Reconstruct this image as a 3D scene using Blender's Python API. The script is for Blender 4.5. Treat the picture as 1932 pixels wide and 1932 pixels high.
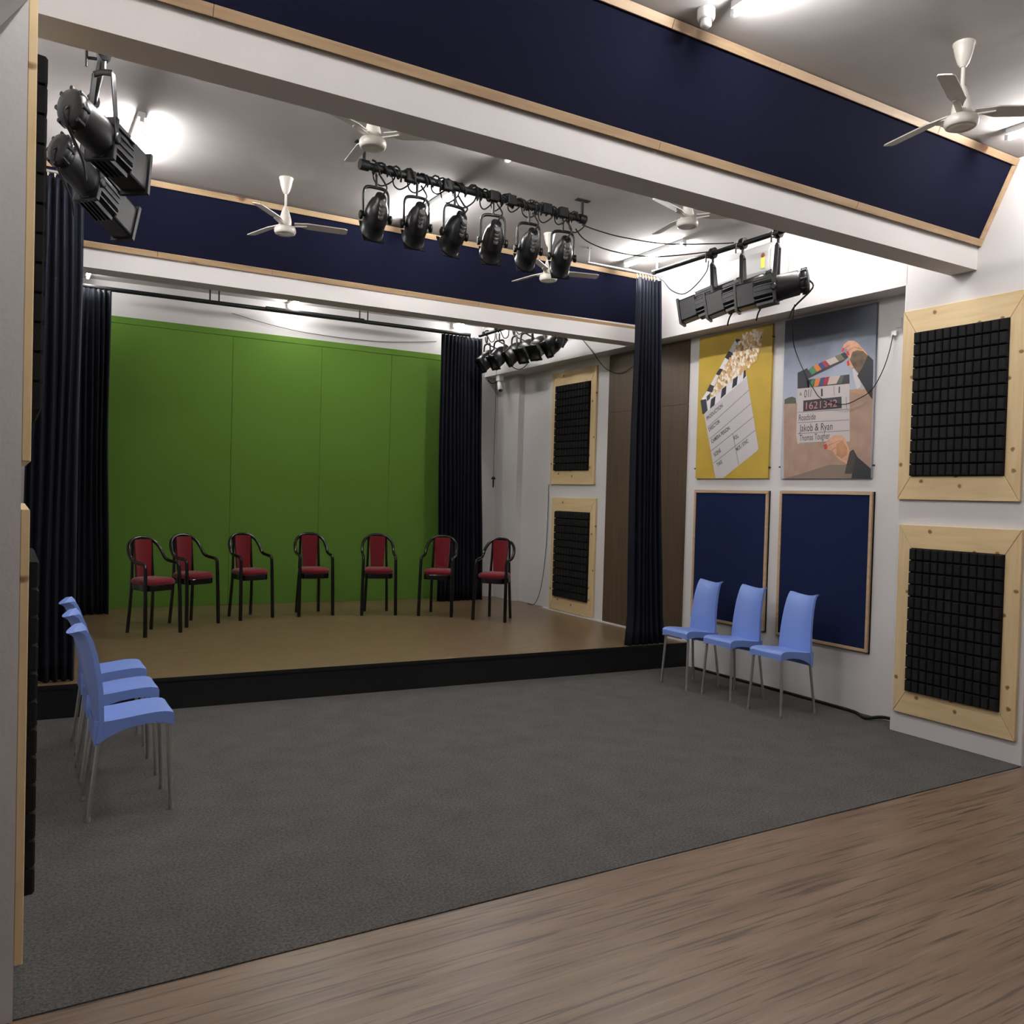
import bpy, bmesh, math, random
from mathutils import Vector, Matrix
random.seed(7)
PI = math.pi
scn = bpy.context.scene
for o in list(bpy.data.objects):
    bpy.data.objects.remove(o)
COL = scn.collection

# ------------------------------------------------------------------ camera
def make_camera():
    f_px, W = 1604.7, 1932.0
    yaw, pitch, roll = math.radians(30.7125), math.radians(-1.1296), math.radians(1.5813)
    F = Vector((math.sin(yaw)*math.cos(pitch), math.cos(yaw)*math.cos(pitch), math.sin(pitch)))
    R = Vector((math.cos(yaw), -math.sin(yaw), 0)); U = R.cross(F)
    R2 = R*math.cos(roll) + U*math.sin(roll); U2 = U*math.cos(roll) - R*math.sin(roll)
    cd = bpy.data.cameras.new('camera'); cam = bpy.data.objects.new('camera', cd); COL.objects.link(cam)
    cd.sensor_fit = 'HORIZONTAL'; cd.sensor_width = 36; cd.lens = 36*f_px/W
    cd.clip_start = 0.02; cd.clip_end = 100
    m = Matrix((R2, U2, -F)).transposed().to_4x4(); m.translation = Vector((0, 0, 1.6))
    cam.matrix_world = m
    scn.camera = cam
make_camera()
# ------------------------------------------------------------------ world, light level, exposure
world = bpy.data.worlds.new('world'); scn.world = world; world.use_nodes = True
world.node_tree.nodes['Background'].inputs[0].default_value = (0.6, 0.7, 0.9, 1)
world.node_tree.nodes['Background'].inputs[1].default_value = 0.05
TUBE_STRENGTH = 240.0
scn.view_settings.view_transform = 'Standard'
try: scn.view_settings.look = 'None'
except Exception: pass
scn.view_settings.gamma = 1.0
scn.view_settings.use_curve_mapping = False
scn.view_settings.exposure = 0.0

# ------------------------------------------------------------------ materials
def s2l(c):
    return tuple(((v/255)/12.92 if v/255 <= 0.04045 else ((v/255+0.055)/1.055)**2.4) for v in c)
MATS = {}
def mat(name, rgb, rough=0.6, metal=0.0, noise=None, bump=None, spec=0.5, coat=0.0, sheen=0.0, emis=None):
    """plain principled material; noise=(scale, amount), bump=(scale, strength)"""
    m = bpy.data.materials.new(name); m.use_nodes = True
    nt = m.node_tree; b = nt.nodes['Principled BSDF']
    b.inputs['Base Color'].default_value = (*rgb, 1); b.inputs['Roughness'].default_value = rough
    b.inputs['Metallic'].default_value = metal; b.inputs['Specular IOR Level'].default_value = spec
    b.inputs['Coat Weight'].default_value = coat; b.inputs['Sheen Weight'].default_value = sheen
    if emis:
        b.inputs['Emission Color'].default_value = (*emis[0], 1); b.inputs['Emission Strength'].default_value = emis[1]
    tc = nt.nodes.new('ShaderNodeTexCoord')
    if noise:
        n = nt.nodes.new('ShaderNodeTexNoise'); n.inputs['Scale'].default_value = noise[0]; n.inputs['Detail'].default_value = 5
        r = nt.nodes.new('ShaderNodeValToRGB'); a = noise[1]
        r.color_ramp.elements[0].position = 0.3; r.color_ramp.elements[1].position = 0.7
        r.color_ramp.elements[0].color = (*[max(0, v*(1-a)) for v in rgb], 1)
        r.color_ramp.elements[1].color = (*[min(1, v*(1+a)) for v in rgb], 1)
        nt.links.new(tc.outputs['Object'], n.inputs['Vector']); nt.links.new(n.outputs['Fac'], r.inputs['Fac'])
        nt.links.new(r.outputs['Color'], b.inputs['Base Color'])
    if bump:
        n2 = nt.nodes.new('ShaderNodeTexNoise'); n2.inputs['Scale'].default_value = bump[0]; n2.inputs['Detail'].default_value = 4
        bp = nt.nodes.new('ShaderNodeBump'); bp.inputs['Strength'].default_value = bump[1]; bp.inputs['Distance'].default_value = 0.01
        nt.links.new(tc.outputs['Object'], n2.inputs['Vector']); nt.links.new(n2.outputs['Fac'], bp.inputs['Height'])
        nt.links.new(bp.outputs['Normal'], b.inputs['Normal'])
    MATS[name] = m
    return m

def wood_mat(name, cols, grain_axis='X', scale=(1, 40, 40), rough=0.5, knots=None, coord='Object', detail=6, bump=0.05):
    """stretched-noise grain between the colours of `cols`; knots=(colour, cells per metre)"""
    m = bpy.data.materials.new(name); m.use_nodes = True
    nt = m.node_tree; b = nt.nodes['Principled BSDF']; b.inputs['Roughness'].default_value = rough
    tc = nt.nodes.new('ShaderNodeTexCoord'); mp = nt.nodes.new('ShaderNodeMapping'); mp.inputs['Scale'].default_value = scale
    n = nt.nodes.new('ShaderNodeTexNoise'); n.inputs['Scale'].default_value = 1.0; n.inputs['Detail'].default_value = detail
    n.inputs['Roughness'].default_value = 0.62
    r = nt.nodes.new('ShaderNodeValToRGB'); e = r.color_ramp.elements
    while len(e) < len(cols): e.new(0.5)
    for i, (p, c) in enumerate(cols):
        e[i].position = p; e[i].color = (*c, 1)
    nt.links.new(tc.outputs[coord], mp.inputs['Vector']); nt.links.new(mp.outputs['Vector'], n.inputs['Vector'])
    nt.links.new(n.outputs['Fac'], r.inputs['Fac']); out = r.outputs['Color']
    if knots:
        v = nt.nodes.new('ShaderNodeTexVoronoi'); v.inputs['Scale'].default_value = knots[1]; v.voronoi_dimensions = '2D'
        nn = nt.nodes.new('ShaderNodeTexNoise'); nn.inputs['Scale'].default_value = 14
        mixv = nt.nodes.new('ShaderNodeMixRGB'); mixv.inputs[0].default_value = 0.03
        nt.links.new(tc.outputs[coord], mixv.inputs[1]); nt.links.new(nn.outputs['Color'], mixv.inputs[2])
        nt.links.new(tc.outputs[coord], nn.inputs['Vector']); nt.links.new(mixv.outputs[0], v.inputs['Vector'])
        kr = nt.nodes.new('ShaderNodeValToRGB'); kr.color_ramp.elements[0].position = 0.04; kr.color_ramp.elements[1].position = 0.075
        kr.color_ramp.elements[0].color = (1, 1, 1, 1); kr.color_ramp.elements[1].color = (0, 0, 0, 1)
        nt.links.new(v.outputs['Distance'], kr.inputs['Fac'])
        mx = nt.nodes.new('ShaderNodeMixRGB'); mx.inputs[2].default_value = (*knots[0], 1)
        nt.links.new(kr.outputs['Color'], mx.inputs[0]); nt.links.new(out, mx.inputs[1]); out = mx.outputs[0]
    nt.links.new(out, b.inputs['Base Color'])
    if bump:
        bp = nt.nodes.new('ShaderNodeBump'); bp.inputs['Strength'].default_value = bump; bp.inputs['Distance'].default_value = 0.005
        nt.links.new(n.outputs['Fac'], bp.inputs['Height']); nt.links.new(bp.outputs['Normal'], b.inputs['Normal'])
    MATS[name] = m
    return m

M_WALL = mat('white_wall_paint', (0.55, 0.53, 0.525), 0.75, noise=(1.3, 0.03), bump=(55, 0.08))
M_CEIL = mat('ceiling_plaster', (0.50, 0.48, 0.47), 0.85, noise=(2.2, 0.06), bump=(7, 0.22))
M_BEAM = mat('beam_paint', (0.60, 0.575, 0.565), 0.75, noise=(1.5, 0.03), bump=(40, 0.08))
M_SKIRT = mat('black_stage_skirt', (0.0035, 0.0035, 0.0035), 0.7, bump=(60, 0.1), spec=0.25)
M_GREEN = mat('green_fabric', (0.094, 0.190, 0.030), 0.95, noise=(420, 0.18), bump=(600, 0.15), spec=0.1)
M_NAVY = mat('navy_felt', (0.0056, 0.0065, 0.0205), 0.95, noise=(350, 0.25), bump=(500, 0.2), spec=0.12)
M_NAVY2 = mat('navy_felt_board', (0.0058, 0.0110, 0.042), 0.95, noise=(350, 0.25), bump=(500, 0.2), spec=0.12)
M_FOAM = mat('black_foam', (0.0068, 0.0068, 0.0070), 0.95, noise=(300, 0.35), bump=(420, 0.35), spec=0.2)
M_CURT = mat('navy_curtain_cloth', (0.0044, 0.0056, 0.0110), 0.58, sheen=0.02, bump=(300, 0.1), spec=0.13)
M_BLUE = mat('blue_plastic', (0.160, 0.250, 0.60), 0.42, noise=(180, 0.03), bump=(350, 0.06))
M_LEG = mat('brushed_steel', (0.42, 0.41, 0.38), 0.36, metal=0.85)
M_FOOT = mat('grey_foot_plastic', (0.2, 0.195, 0.185), 0.5)
M_RED = mat('red_velvet', (0.12, 0.006, 0.010), 0.9, noise=(160, 0.25), sheen=0.2, spec=0.15)
M_LACQ = mat('black_lacquer', (0.003, 0.003, 0.003), 0.12, spec=0.42)
M_FAN = mat('ivory_fan_enamel', (0.64, 0.61, 0.55), 0.32)
M_BLADE = mat('fan_blade_enamel', (0.5, 0.48, 0.44), 0.4)
M_WHITE = mat('white_plastic', (0.78, 0.78, 0.78), 0.35)
M_ACW = mat('air_conditioner_white', (0.42, 0.415, 0.41), 0.4)
M_BLACKM = mat('black_painted_metal', (0.0045, 0.0045, 0.005), 0.36, spec=0.3, bump=(80, 0.06))
M_DGREY = mat('dark_grey_metal', (0.016, 0.016, 0.017), 0.35, metal=0.3)
M_PIPE = mat('black_pipe', (0.007, 0.007, 0.0075), 0.5, spec=0.3)
M_CABLE = mat('black_cable_rubber', (0.006, 0.006, 0.0065), 0.6, spec=0.25)
M_CHROME = mat('silver_rod', (0.75, 0.75, 0.76), 0.22, metal=0.9)
M_HOOK = mat('yellowed_hook_plastic', (0.62, 0.55, 0.34), 0.4)
M_LENS = mat('dark_lens', (0.01, 0.01, 0.012), 0.08)
M_GREYL = mat('grey_label_strip', (0.07, 0.068, 0.068), 0.5)
M_REDL = mat('red_label', (0.22, 0.02, 0.02), 0.5)
M_YELL = mat('yellow_sticker', (0.62, 0.6, 0.06), 0.5)
M_STKR = mat('grey_sticker', (0.5, 0.5, 0.5), 0.5)
M_DARKB = mat('dark_screw_metal', (0.03, 0.028, 0.025), 0.5)
M_BRASSP = mat('plug_white', (0.72, 0.68, 0.64), 0.4)
M_TUBE = mat('lit_tube', (0.9, 0.92, 1.0), 0.5, emis=((1.0, 0.975, 0.955), TUBE_STRENGTH))
M_TUBE2 = mat('lit_short_tube', (0.9, 0.92, 1.0), 0.5, emis=((1.0, 0.975, 0.955), TUBE_STRENGTH*0.45))
M_PINE = wood_mat('pine_board', [(0.25, (0.50, 0.36, 0.185)), (0.5, (0.585, 0.435, 0.24)), (0.8, (0.63, 0.485, 0.285))], scale=(2.2, 26, 9), rough=0.5, knots=((0.20, 0.10, 0.04), 4.6), detail=5)
M_PINEV = wood_mat('pine_board_upright', [(0.25, (0.49, 0.35, 0.18)), (0.5, (0.575, 0.425, 0.235)), (0.8, (0.625, 0.48, 0.28))], scale=(26, 2.2, 9), rough=0.5, knots=((0.20, 0.10, 0.04), 4.6), detail=5)
M_PINEB = wood_mat('pine_batten', [(0.25, (0.32, 0.205, 0.115)), (0.5, (0.42, 0.285, 0.165)), (0.8, (0.48, 0.345, 0.21))], scale=(3, 30, 30), rough=0.55, knots=((0.16, 0.07, 0.03), 1.4), detail=5)
M_STAGE = wood_mat('stage_laminate', [(0.3, (0.105, 0.070, 0.036)), (0.5, (0.145, 0.098, 0.052)), (0.75, (0.175, 0.122, 0.068))], scale=(9, 22, 10), rough=0.33, detail=6, bump=0.02)
M_VENEER = wood_mat('brown_veneer', [(0.25, (0.034, 0.020, 0.010)), (0.5, (0.062, 0.038, 0.020)), (0.8, (0.09, 0.057, 0.031))], scale=(60, 1.6, 20), rough=0.55, detail=8)

def floor_mat():
    m = bpy.data.materials.new('streaked_wood_vinyl'); m.use_nodes = True
    nt = m.node_tree; b = nt.nodes['Principled BSDF']; b.inputs['Roughness'].default_value = 0.36
    tc = nt.nodes.new('ShaderNodeTexCoord')
    def streak(sc, detail, lo, hi):
        mp = nt.nodes.new('ShaderNodeMapping'); mp.inputs['Scale'].default_value = sc
        n = nt.nodes.new('ShaderNodeTexNoise'); n.inputs['Scale'].default_value = 1; n.inputs['Detail'].default_value = detail
        n.inputs['Roughness'].default_value = 0.6
        r = nt.nodes.new('ShaderNodeMapRange'); r.inputs[1].default_value = lo; r.inputs[2].default_value = hi
        nt.links.new(tc.outputs['Object'], mp.inputs['Vector']); nt.links.new(mp.outputs['Vector'], n.inputs['Vector'])
        nt.links.new(n.outputs['Fac'], r.inputs[0])
        return r.outputs[0]
    base = nt.nodes.new('ShaderNodeValToRGB'); e = base.color_ramp.elements
    e[0].position = 0.0; e[0].color = (0.105, 0.064, 0.038, 1); e[1].position = 1.0; e[1].color = (0.185, 0.125, 0.082, 1)
    nt.links.new(streak((1.1, 9, 1), 4, 0.3, 0.7), base.inputs['Fac'])
    mx = nt.nodes.new('ShaderNodeMixRGB'); mx.inputs[2].default_value = (0.032, 0.018, 0.012, 1)
    mfac = nt.nodes.new('ShaderNodeMath'); mfac.operation = 'MULTIPLY'; mfac.inputs[1].default_value = 0.72; nt.links.new(mfac.outputs[0], mx.inputs[0])
    nt.links.new(streak((1.5, 54, 1), 2, 0.555, 0.62), mfac.inputs[0]); nt.links.new(base.outputs['Color'], mx.inputs[1])
    mx2 = nt.nodes.new('ShaderNodeMixRGB'); mx2.inputs[2].default_value = (0.205, 0.15, 0.108, 1)
    mul = nt.nodes.new('ShaderNodeMath'); mul.operation = 'MULTIPLY'; mul.inputs[1].default_value = 0.5
    nt.links.new(streak((1.8, 60, 1), 4, 0.54, 0.66), mul.inputs[0]); nt.links.new(mul.outputs[0], mx2.inputs[0]); nt.links.new(mx.outputs[0], mx2.inputs[1])
    nt.links.new(mx2.outputs[0], b.inputs['Base Color'])
    return m
M_FLOOR = floor_mat()

def carpet_mat():
    m = bpy.data.materials.new('grey_needle_carpet'); m.use_nodes = True
    nt = m.node_tree; b = nt.nodes['Principled BSDF']; b.inputs['Roughness'].default_value = 1.0; b.inputs['Specular IOR Level'].default_value = 0.1
    tc = nt.nodes.new('ShaderNodeTexCoord')
    n = nt.nodes.new('ShaderNodeTexNoise'); n.inputs['Scale'].default_value = 85; n.inputs['Detail'].default_value = 8; n.inputs['Roughness'].default_value = 0.85
    r = nt.nodes.new('ShaderNodeValToRGB'); e = r.color_ramp.elements
    e[0].position = 0.36; e[0].color = (0.022, 0.0215, 0.0205, 1); e[1].position = 0.66; e[1].color = (0.118, 0.114, 0.108, 1)
    n2 = nt.nodes.new('ShaderNodeTexNoise'); n2.inputs['Scale'].default_value = 5; n2.inputs['Detail'].default_value = 4
    mp = nt.nodes.new('ShaderNodeMapRange'); mp.inputs[1].default_value = 0.3; mp.inputs[2].default_value = 0.7; mp.inputs[3].default_value = 0.9; mp.inputs[4].default_value = 1.1
    mul = nt.nodes.new('ShaderNodeMixRGB'); mul.blend_type = 'MULTIPLY'; mul.inputs[0].default_value = 1
    for a in (n, n2): nt.links.new(tc.outputs['Object'], a.inputs['Vector'])
    nt.links.new(n.outputs['Fac'], r.inputs['Fac']); nt.links.new(n2.outputs['Fac'], mp.inputs[0])
    nt.links.new(r.outputs['Color'], mul.inputs[1]); nt.links.new(mp.outputs[0], mul.inputs[2])
    nt.links.new(mul.outputs[0], b.inputs['Base Color'])
    bp = nt.nodes.new('ShaderNodeBump'); bp.inputs['Strength'].default_value = 0.5; bp.inputs['Distance'].default_value = 0.004
    nt.links.new(n.outputs['Fac'], bp.inputs['Height']); nt.links.new(bp.outputs['Normal'], b.inputs['Normal'])
    return m
M_CARPET = carpet_mat()

# ------------------------------------------------------------------ mesh helpers
class MB:
    """collects shapes and links them as ONE mesh object"""
    def __init__(s): s.v = []; s.f = []; s.mi = []; s.sm = []
    def add(s, vs, fs, mi=0, smooth=False):
        b = len(s.v); s.v += [tuple(p) for p in vs]
        for q in fs: s.f.append(tuple(b+i for i in q)); s.mi.append(mi); s.sm.append(smooth)
        return s
    def box(s, lo, hi, mi=0):
        x0, y0, z0 = lo; x1, y1, z1 = hi
        return s.add([(x0,y0,z0),(x1,y0,z0),(x1,y1,z0),(x0,y1,z0),(x0,y0,z1),(x1,y0,z1),(x1,y1,z1),(x0,y1,z1)],
                     [(0,3,2,1),(4,5,6,7),(0,1,5,4),(1,2,6,5),(2,3,7,6),(3,0,4,7)], mi)
    def prism(s, poly, z0, z1, mi=0, M=None):
        """polygon in local xy, extruded z0..z1, optionally through matrix M"""
        a = sum(poly[i][0]*poly[(i+1) % len(poly)][1]-poly[(i+1) % len(poly)][0]*poly[i][1] for i in range(len(poly)))
        if a < 0: poly = poly[::-1]
        n = len(poly); vs = [Vector((x, y, z0)) for x, y in poly] + [Vector((x, y, z1)) for x, y in poly]
        if M: vs = [M @ p for p in vs]
        return s.add(vs, [tuple(range(n-1, -1, -1)), tuple(range(n, 2*n))] + [(i, (i+1) % n, n+(i+1) % n, n+i) for i in range(n)], mi)
    def flat(s, poly, z, mi=0):
        a = sum(poly[i][0]*poly[(i+1) % len(poly)][1]-poly[(i+1) % len(poly)][0]*poly[i][1] for i in range(len(poly)))
        if a < 0: poly = poly[::-1]
        return s.add([(x, y, z) for x, y in poly], [tuple(range(len(poly)))], mi)
    def tube(s, pts, r, n=8, mi=0, closed=False, cap=True, sx=1.0):
        pts = [Vector(p) for p in pts]; m = len(pts)
        rs = r if isinstance(r, (list, tuple)) else [r]*m
        T = []
        for i in range(m):
            a = pts[(i-1) % m] if closed or i else pts[i]; b = pts[(i+1) % m] if closed or i < m-1 else pts[i]
            t = (b-a); T.append(t.normalized() if t.length > 1e-9 else Vector((0, 0, 1)))
        up = Vector((0, 0, 1)) if abs(T[0].z) < 0.9 else Vector((1, 0, 0))
        N = (up - T[0]*up.dot(T[0])).normalized(); base = len(s.v); rings = []
        for i in range(m):
            N = N - T[i]*N.dot(T[i]); N = N.normalized() if N.length > 1e-6 else T[i].orthogonal().normalized()
            B = T[i].cross(N)
            rings.append([pts[i] + (N*math.cos(2*PI*k/n) + B*math.sin(2*PI*k/n)*sx)*rs[i] for k in range(n)])
        vs = [p for q in rings for p in q]; fs = []
        for i in range(m if closed else m-1):
            j = (i+1) % m
            for k in range(n): fs.append((i*n+k, i*n+(k+1) % n, j*n+(k+1) % n, j*n+k))
        s.add(vs, fs, mi, True)
        if cap and not closed:
            s.add(rings[0], [tuple(range(n-1, -1, -1))], mi); s.add(rings[-1], [tuple(range(n))], mi)
        return s
    def lathe(s, prof, c=(0, 0, 0), axis=(0, 0, 1), n=20, mi=0, smooth=True):
        """prof = [(radius, height along axis)]"""
        A = Vector(axis).normalized(); N = A.orthogonal().normalized(); B = A.cross(N); c = Vector(c)
        vs = []
        for r, h in prof: vs += [c + A*h + (N*math.cos(2*PI*k/n)+B*math.sin(2*PI*k/n))*r for k in range(n)]
        fs = []
        for i in range(len(prof)-1):
            for k in range(n): fs.append((i*n+k, i*n+(k+1) % n, (i+1)*n+(k+1) % n, (i+1)*n+k))
        s.add(vs, fs, mi, smooth)
        m = len(prof)
        s.add(vs[:n], [tuple(range(n-1, -1, -1))], mi); s.add(vs[(m-1)*n:], [tuple(range(n))], mi)
        return s
    def grid(s, P, mi=0, smooth=True, closed_u=False):
        """P[i][j] grid of points"""
        nu, nv = len(P), len(P[0]); vs = [p for row in P for p in row]; fs = []
        for i in range(nu if closed_u else nu-1):
            for j in range(nv-1):
                k = (i+1) % nu
                fs.append((i*nv+j, k*nv+j, k*nv+j+1, i*nv+j+1))
        return s.add(vs, fs, mi, smooth)
    def mesh(s, name, mats):
        me = bpy.data.meshes.new(name); me.from_pydata(s.v, [], s.f)
        for m in (mats if isinstance(mats, (list, tuple)) else [mats]): me.materials.append(m)
        me.polygons.foreach_set('material_index', s.mi); me.polygons.foreach_set('use_smooth', s.sm)
        bm = bmesh.new(); bm.from_mesh(me); bmesh.ops.recalc_face_normals(bm, faces=bm.faces); bm.to_mesh(me); bm.free()
        me.update()
        return me
    def build(s, name, mats, parent=None, bevel=0, **kw):
        return obj(name, s.mesh(name, mats), parent, bevel, **kw)

def obj(name, me, parent=None, bevel=0, loc=None, label=None, kind=None):
    o = bpy.data.objects.new(name, me); COL.objects.link(o)
    if parent: o.parent = parent
    if loc: o.location = loc
    if bevel:
        b = o.modifiers.new('bevel', 'BEVEL'); b.width = bevel; b.segments = 2; b.limit_method = 'ANGLE'; b.angle_limit = math.radians(40)
    if label: o['label'] = label
    if kind: o['kind'] = kind
    return o
def struct(name, mb, m, bevel=0):
    return mb.build(name, m, None, bevel, kind='structure')
def tag(o, label, cat, group=None):
    o['label'] = label; o['category'] = cat
    if group: o['group'] = group
    return o
def thing(name, label, cat, loc=(0, 0, 0), rotz=0, group=None, M=None):
    o = bpy.data.objects.new(name, None); COL.objects.link(o); o.empty_display_size = 0.1
    if M is not None: o.matrix_world = M
    else: o.location = loc; o.rotation_euler = (0, 0, rotz)
    return tag(o, label, cat, group)
def dup(root, label, loc=None, rotz=None, M=None, group=None):
    """copy a thing with its parts and sub-parts"""
    r = root.copy(); COL.objects.link(r); r['label'] = label
    if M is not None: r.matrix_world = M
    if loc is not None: r.location = loc
    if rotz is not None: r.rotation_euler = (0, 0, rotz)
    if group: r['group'] = group
    for ch in KIDS.get(root.name, []):
        c = ch.copy(); COL.objects.link(c); c.parent = r
        KIDS.setdefault(r.name, []).append(c)
        for g in KIDS.get(ch.name, []):
            d = g.copy(); COL.objects.link(d); d.parent = c
            KIDS.setdefault(c.name, []).append(d)
    return r
KIDS = {}
def index_kids():
    KIDS.clear()
    for o in bpy.data.objects:
        if o.parent: KIDS.setdefault(o.parent.name, []).append(o)
def frame_matrix(origin, xa, ya):
    x = Vector(xa).normalized(); y = Vector(ya).normalized(); z = x.cross(y)
    m = Matrix((x, y, z)).transposed().to_4x4(); m.translation = Vector(origin)
    return m
def on_right(y_left, z_bottom, x):   # local x runs towards the camera end of the wall, y up, z into the room
    return frame_matrix((x, y_left, z_bottom), (0, -1, 0), (0, 0, 1))
def on_left(y_near, z_bottom, x):
    return frame_matrix((x, y_near, z_bottom), (0, 1, 0), (0, 0, 1))
def smooth_path(pts, sub=6, closed=False):
    """Catmull-Rom through the points"""
    P = [Vector(p) for p in pts]; out = []; n = len(P)
    for i in range(n-1):
        p0 = P[i-1] if i else P[0]; p1, p2 = P[i], P[i+1]; p3 = P[i+2] if i+2 < n else P[-1]
        for k in range(sub):
            t = k/sub
            out.append(0.5*((2*p1)+(p2-p0)*t+(2*p0-5*p1+4*p2-p3)*t*t+(3*p1-p0-3*p2+p3)*t**3))
    out.append(P[-1]); return out

# ------------------------------------------------------------------ room shell
XP, XR, ZC = 5.458, 5.667, 3.82          # pilaster face, niche back wall, ceiling
XL = 0.035                               # left pilaster face
ZH = 3.163                               # underside of the headers and beams
def yb(x): return 10.38-0.07*x           # back wall runs slightly askew
def ys(x): return 6.511-0.0655*x         # stage front likewise
def yf(x): return 6.94-0.029*x           # far beam front

struct('floor', MB().box((-4, -5, -0.12), (6.3, 2.883, -0.004)).box((-0.6, 2.883, -0.12), (6.3, 10.6, -0.061)), M_FLOOR)
struct('ceiling', MB().box((-4.2, -5.2, ZC), (6.5, 10.9, ZC+0.15)), M_CEIL)
w = MB()
w.box((XR, 3.70, -0.1), (XR+0.4, 8.728, ZH+0.02)); w.box((XR+0.085, 8.6, -0.1), (XR+0.4, 9.5, ZH+0.02))
w.box((XR, 9.445, -0.1), (XR+0.4, 10.6, ZH+0.02))
struct('wall_right', w, M_WALL)
struct('trim_1', MB().box((XP, 2.89, -0.1), (XR+0.4, 3.815, ZC)), M_WALL, 0.012)                  # near pilaster, right
struct('trim_2', MB().box((XP, 3.80, ZH), (XR+0.38, 10.5, ZC)), M_WALL)                            # header over the right niches
struct('wall_right_front', MB().box((XP+0.30, -5, -0.1), (XR+0.5, 2.92, ZC)), M_WALL)
w = MB(); w.prism([(-0.6, yb(-0.6)), (6.2, yb(6.2)), (6.2, yb(6.2)+0.2), (-0.6, yb(-0.6)+0.2)], -0.1, ZC)
struct('wall_back', w, M_WALL)
struct('wall_left', MB().box((-0.6, 3.70, -0.1), (XL-0.21, 10.6, ZC)), M_WALL)
struct('trim_3', MB().box((-4.0, 2.88, -0.1), (XL, 3.815, ZC)), M_WALL)                            # left pilaster with its front face
struct('trim_4', MB().box((-0.58, 3.80, ZH), (XL, 10.5, ZC)), M_WALL)                              # header on the left
struct('wall_left_front', MB().box((-4.2, -5, -0.1), (-4.0, 2.9, ZC)), M_WALL)
struct('wall_front', MB().box((-4.2, -5.2, -0.1), (6.3, -5.0, ZC)), M_WALL)
struct('trim_5', MB().box((-4.0, 3.295, ZH), (XP+0.02, 3.475, ZC)), M_BEAM)                        # near beam
w = MB(); w.prism([(XL-0.05, yf(XL-0.05)), (XP+0.02, yf(XP+0.02)), (XP+0.02, yf(XP+0.02)+0.2), (XL-0.05, yf(XL-0.05)+0.2)], ZH+0.005, ZC)
struct('trim_6', w, M_BEAM)                                                                        # far beam
w = MB(); w.prism([(-2.0, 0.06), (XL-0.001, 2.999), (XL-0.001, 3.6), (-2.0, 3.6)], -2.879, -1.6, M=frame_matrix((0, 0, 0), (1, 0, 0), (0, 0, 1)))
struct('trim_7', w, M_CEIL)                                                                        # dark raking soffit above the left wall end
struct('baseboard_right', MB().box((XR-0.03, 6.20, 0.228), (XR-0.001, 8.72, 0.246)), M_WALL)

carpet = MB(); carpet.prism([(XL+0.001, 2.884), (XP-0.001, 2.888), (XP-0.001, 3.817), (XR-0.001, 3.817), (XR-0.001, ys(XR)-0.002), (XL-0.209, ys(XL-0.209)-0.002), (XL-0.209, 3.817), (XL+0.001, 3.817)], -0.06, 0.0)
tag(carpet.build('carpet', M_CARPET), 'dark grey speckled carpet between the wood floor and the black stage front', 'carpet')

t = thing('stage_platform', 'low stage with brown laminate top and black front skirt', 'stage', (2.8, 8.2, 0))
P0 = [(XL-0.208, ys(XL-0.208)), (XR-0.002, ys(XR-0.002)), (XR-0.002, 8.73), (XR+0.083, 8.73), (XR+0.083, 9.443), (XR-0.002, 9.443), (XR-0.002, yb(XR)-0.003), (XL-0.208, yb(-0.173)-0.003)]
loc = [(x-2.8, y-8.2) for x, y in P0]
MB().prism(loc, 0.212, 0.230).build('deck', M_STAGE, t, label='brown laminate top')
MB().prism([(x, y+0.004) for x, y in loc[:2]]+[(loc[1][0], loc[1][1]+0.05), (loc[0][0], loc[0][1]+0.05)], -0.06, 0.2115).build('skirt', M_SKIRT, t, label='black front board')
MB().prism([(loc[0][0], loc[0][1]-0.004), (loc[1][0], loc[1][1]-0.004), (loc[1][0], loc[1][1]+0.006), (loc[0][0], loc[0][1]+0.006)], 0.2005, 0.2295).build('edge_strip', M_SKIRT, t)

# green backdrop
t = thing('green_screen', 'tall green fabric backdrop covering the back wall of the stage', 'backdrop', M=frame_matrix((0.3, yb(0.3)-0.001, 0.232), (1, -0.07, 0), (0, 0, 1)))
def zg(x): return (3.003-1.6)/7.854*yb(x)+1.6-0.232
xs = [0.0, 1.938, 2.975, 3.86, 4.8]
for a, b in zip(xs, xs[1:]):
    MB().prism([(a+0.002, 0), (b-0.002, 0), (b-0.002, zg(b+0.3)-0.075), (a+0.002, zg(a+0.3)-0.075)], 0.0, 0.028).build('fabric_panel', M_GREEN, t)
MB().prism([(0, zg(0.3)-0.071), (4.8, zg(5.1)-0.071), (4.8, zg(5.1)), (0, zg(0.3))], 0.0, 0.031).build('top_band', M_GREEN, t)

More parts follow.
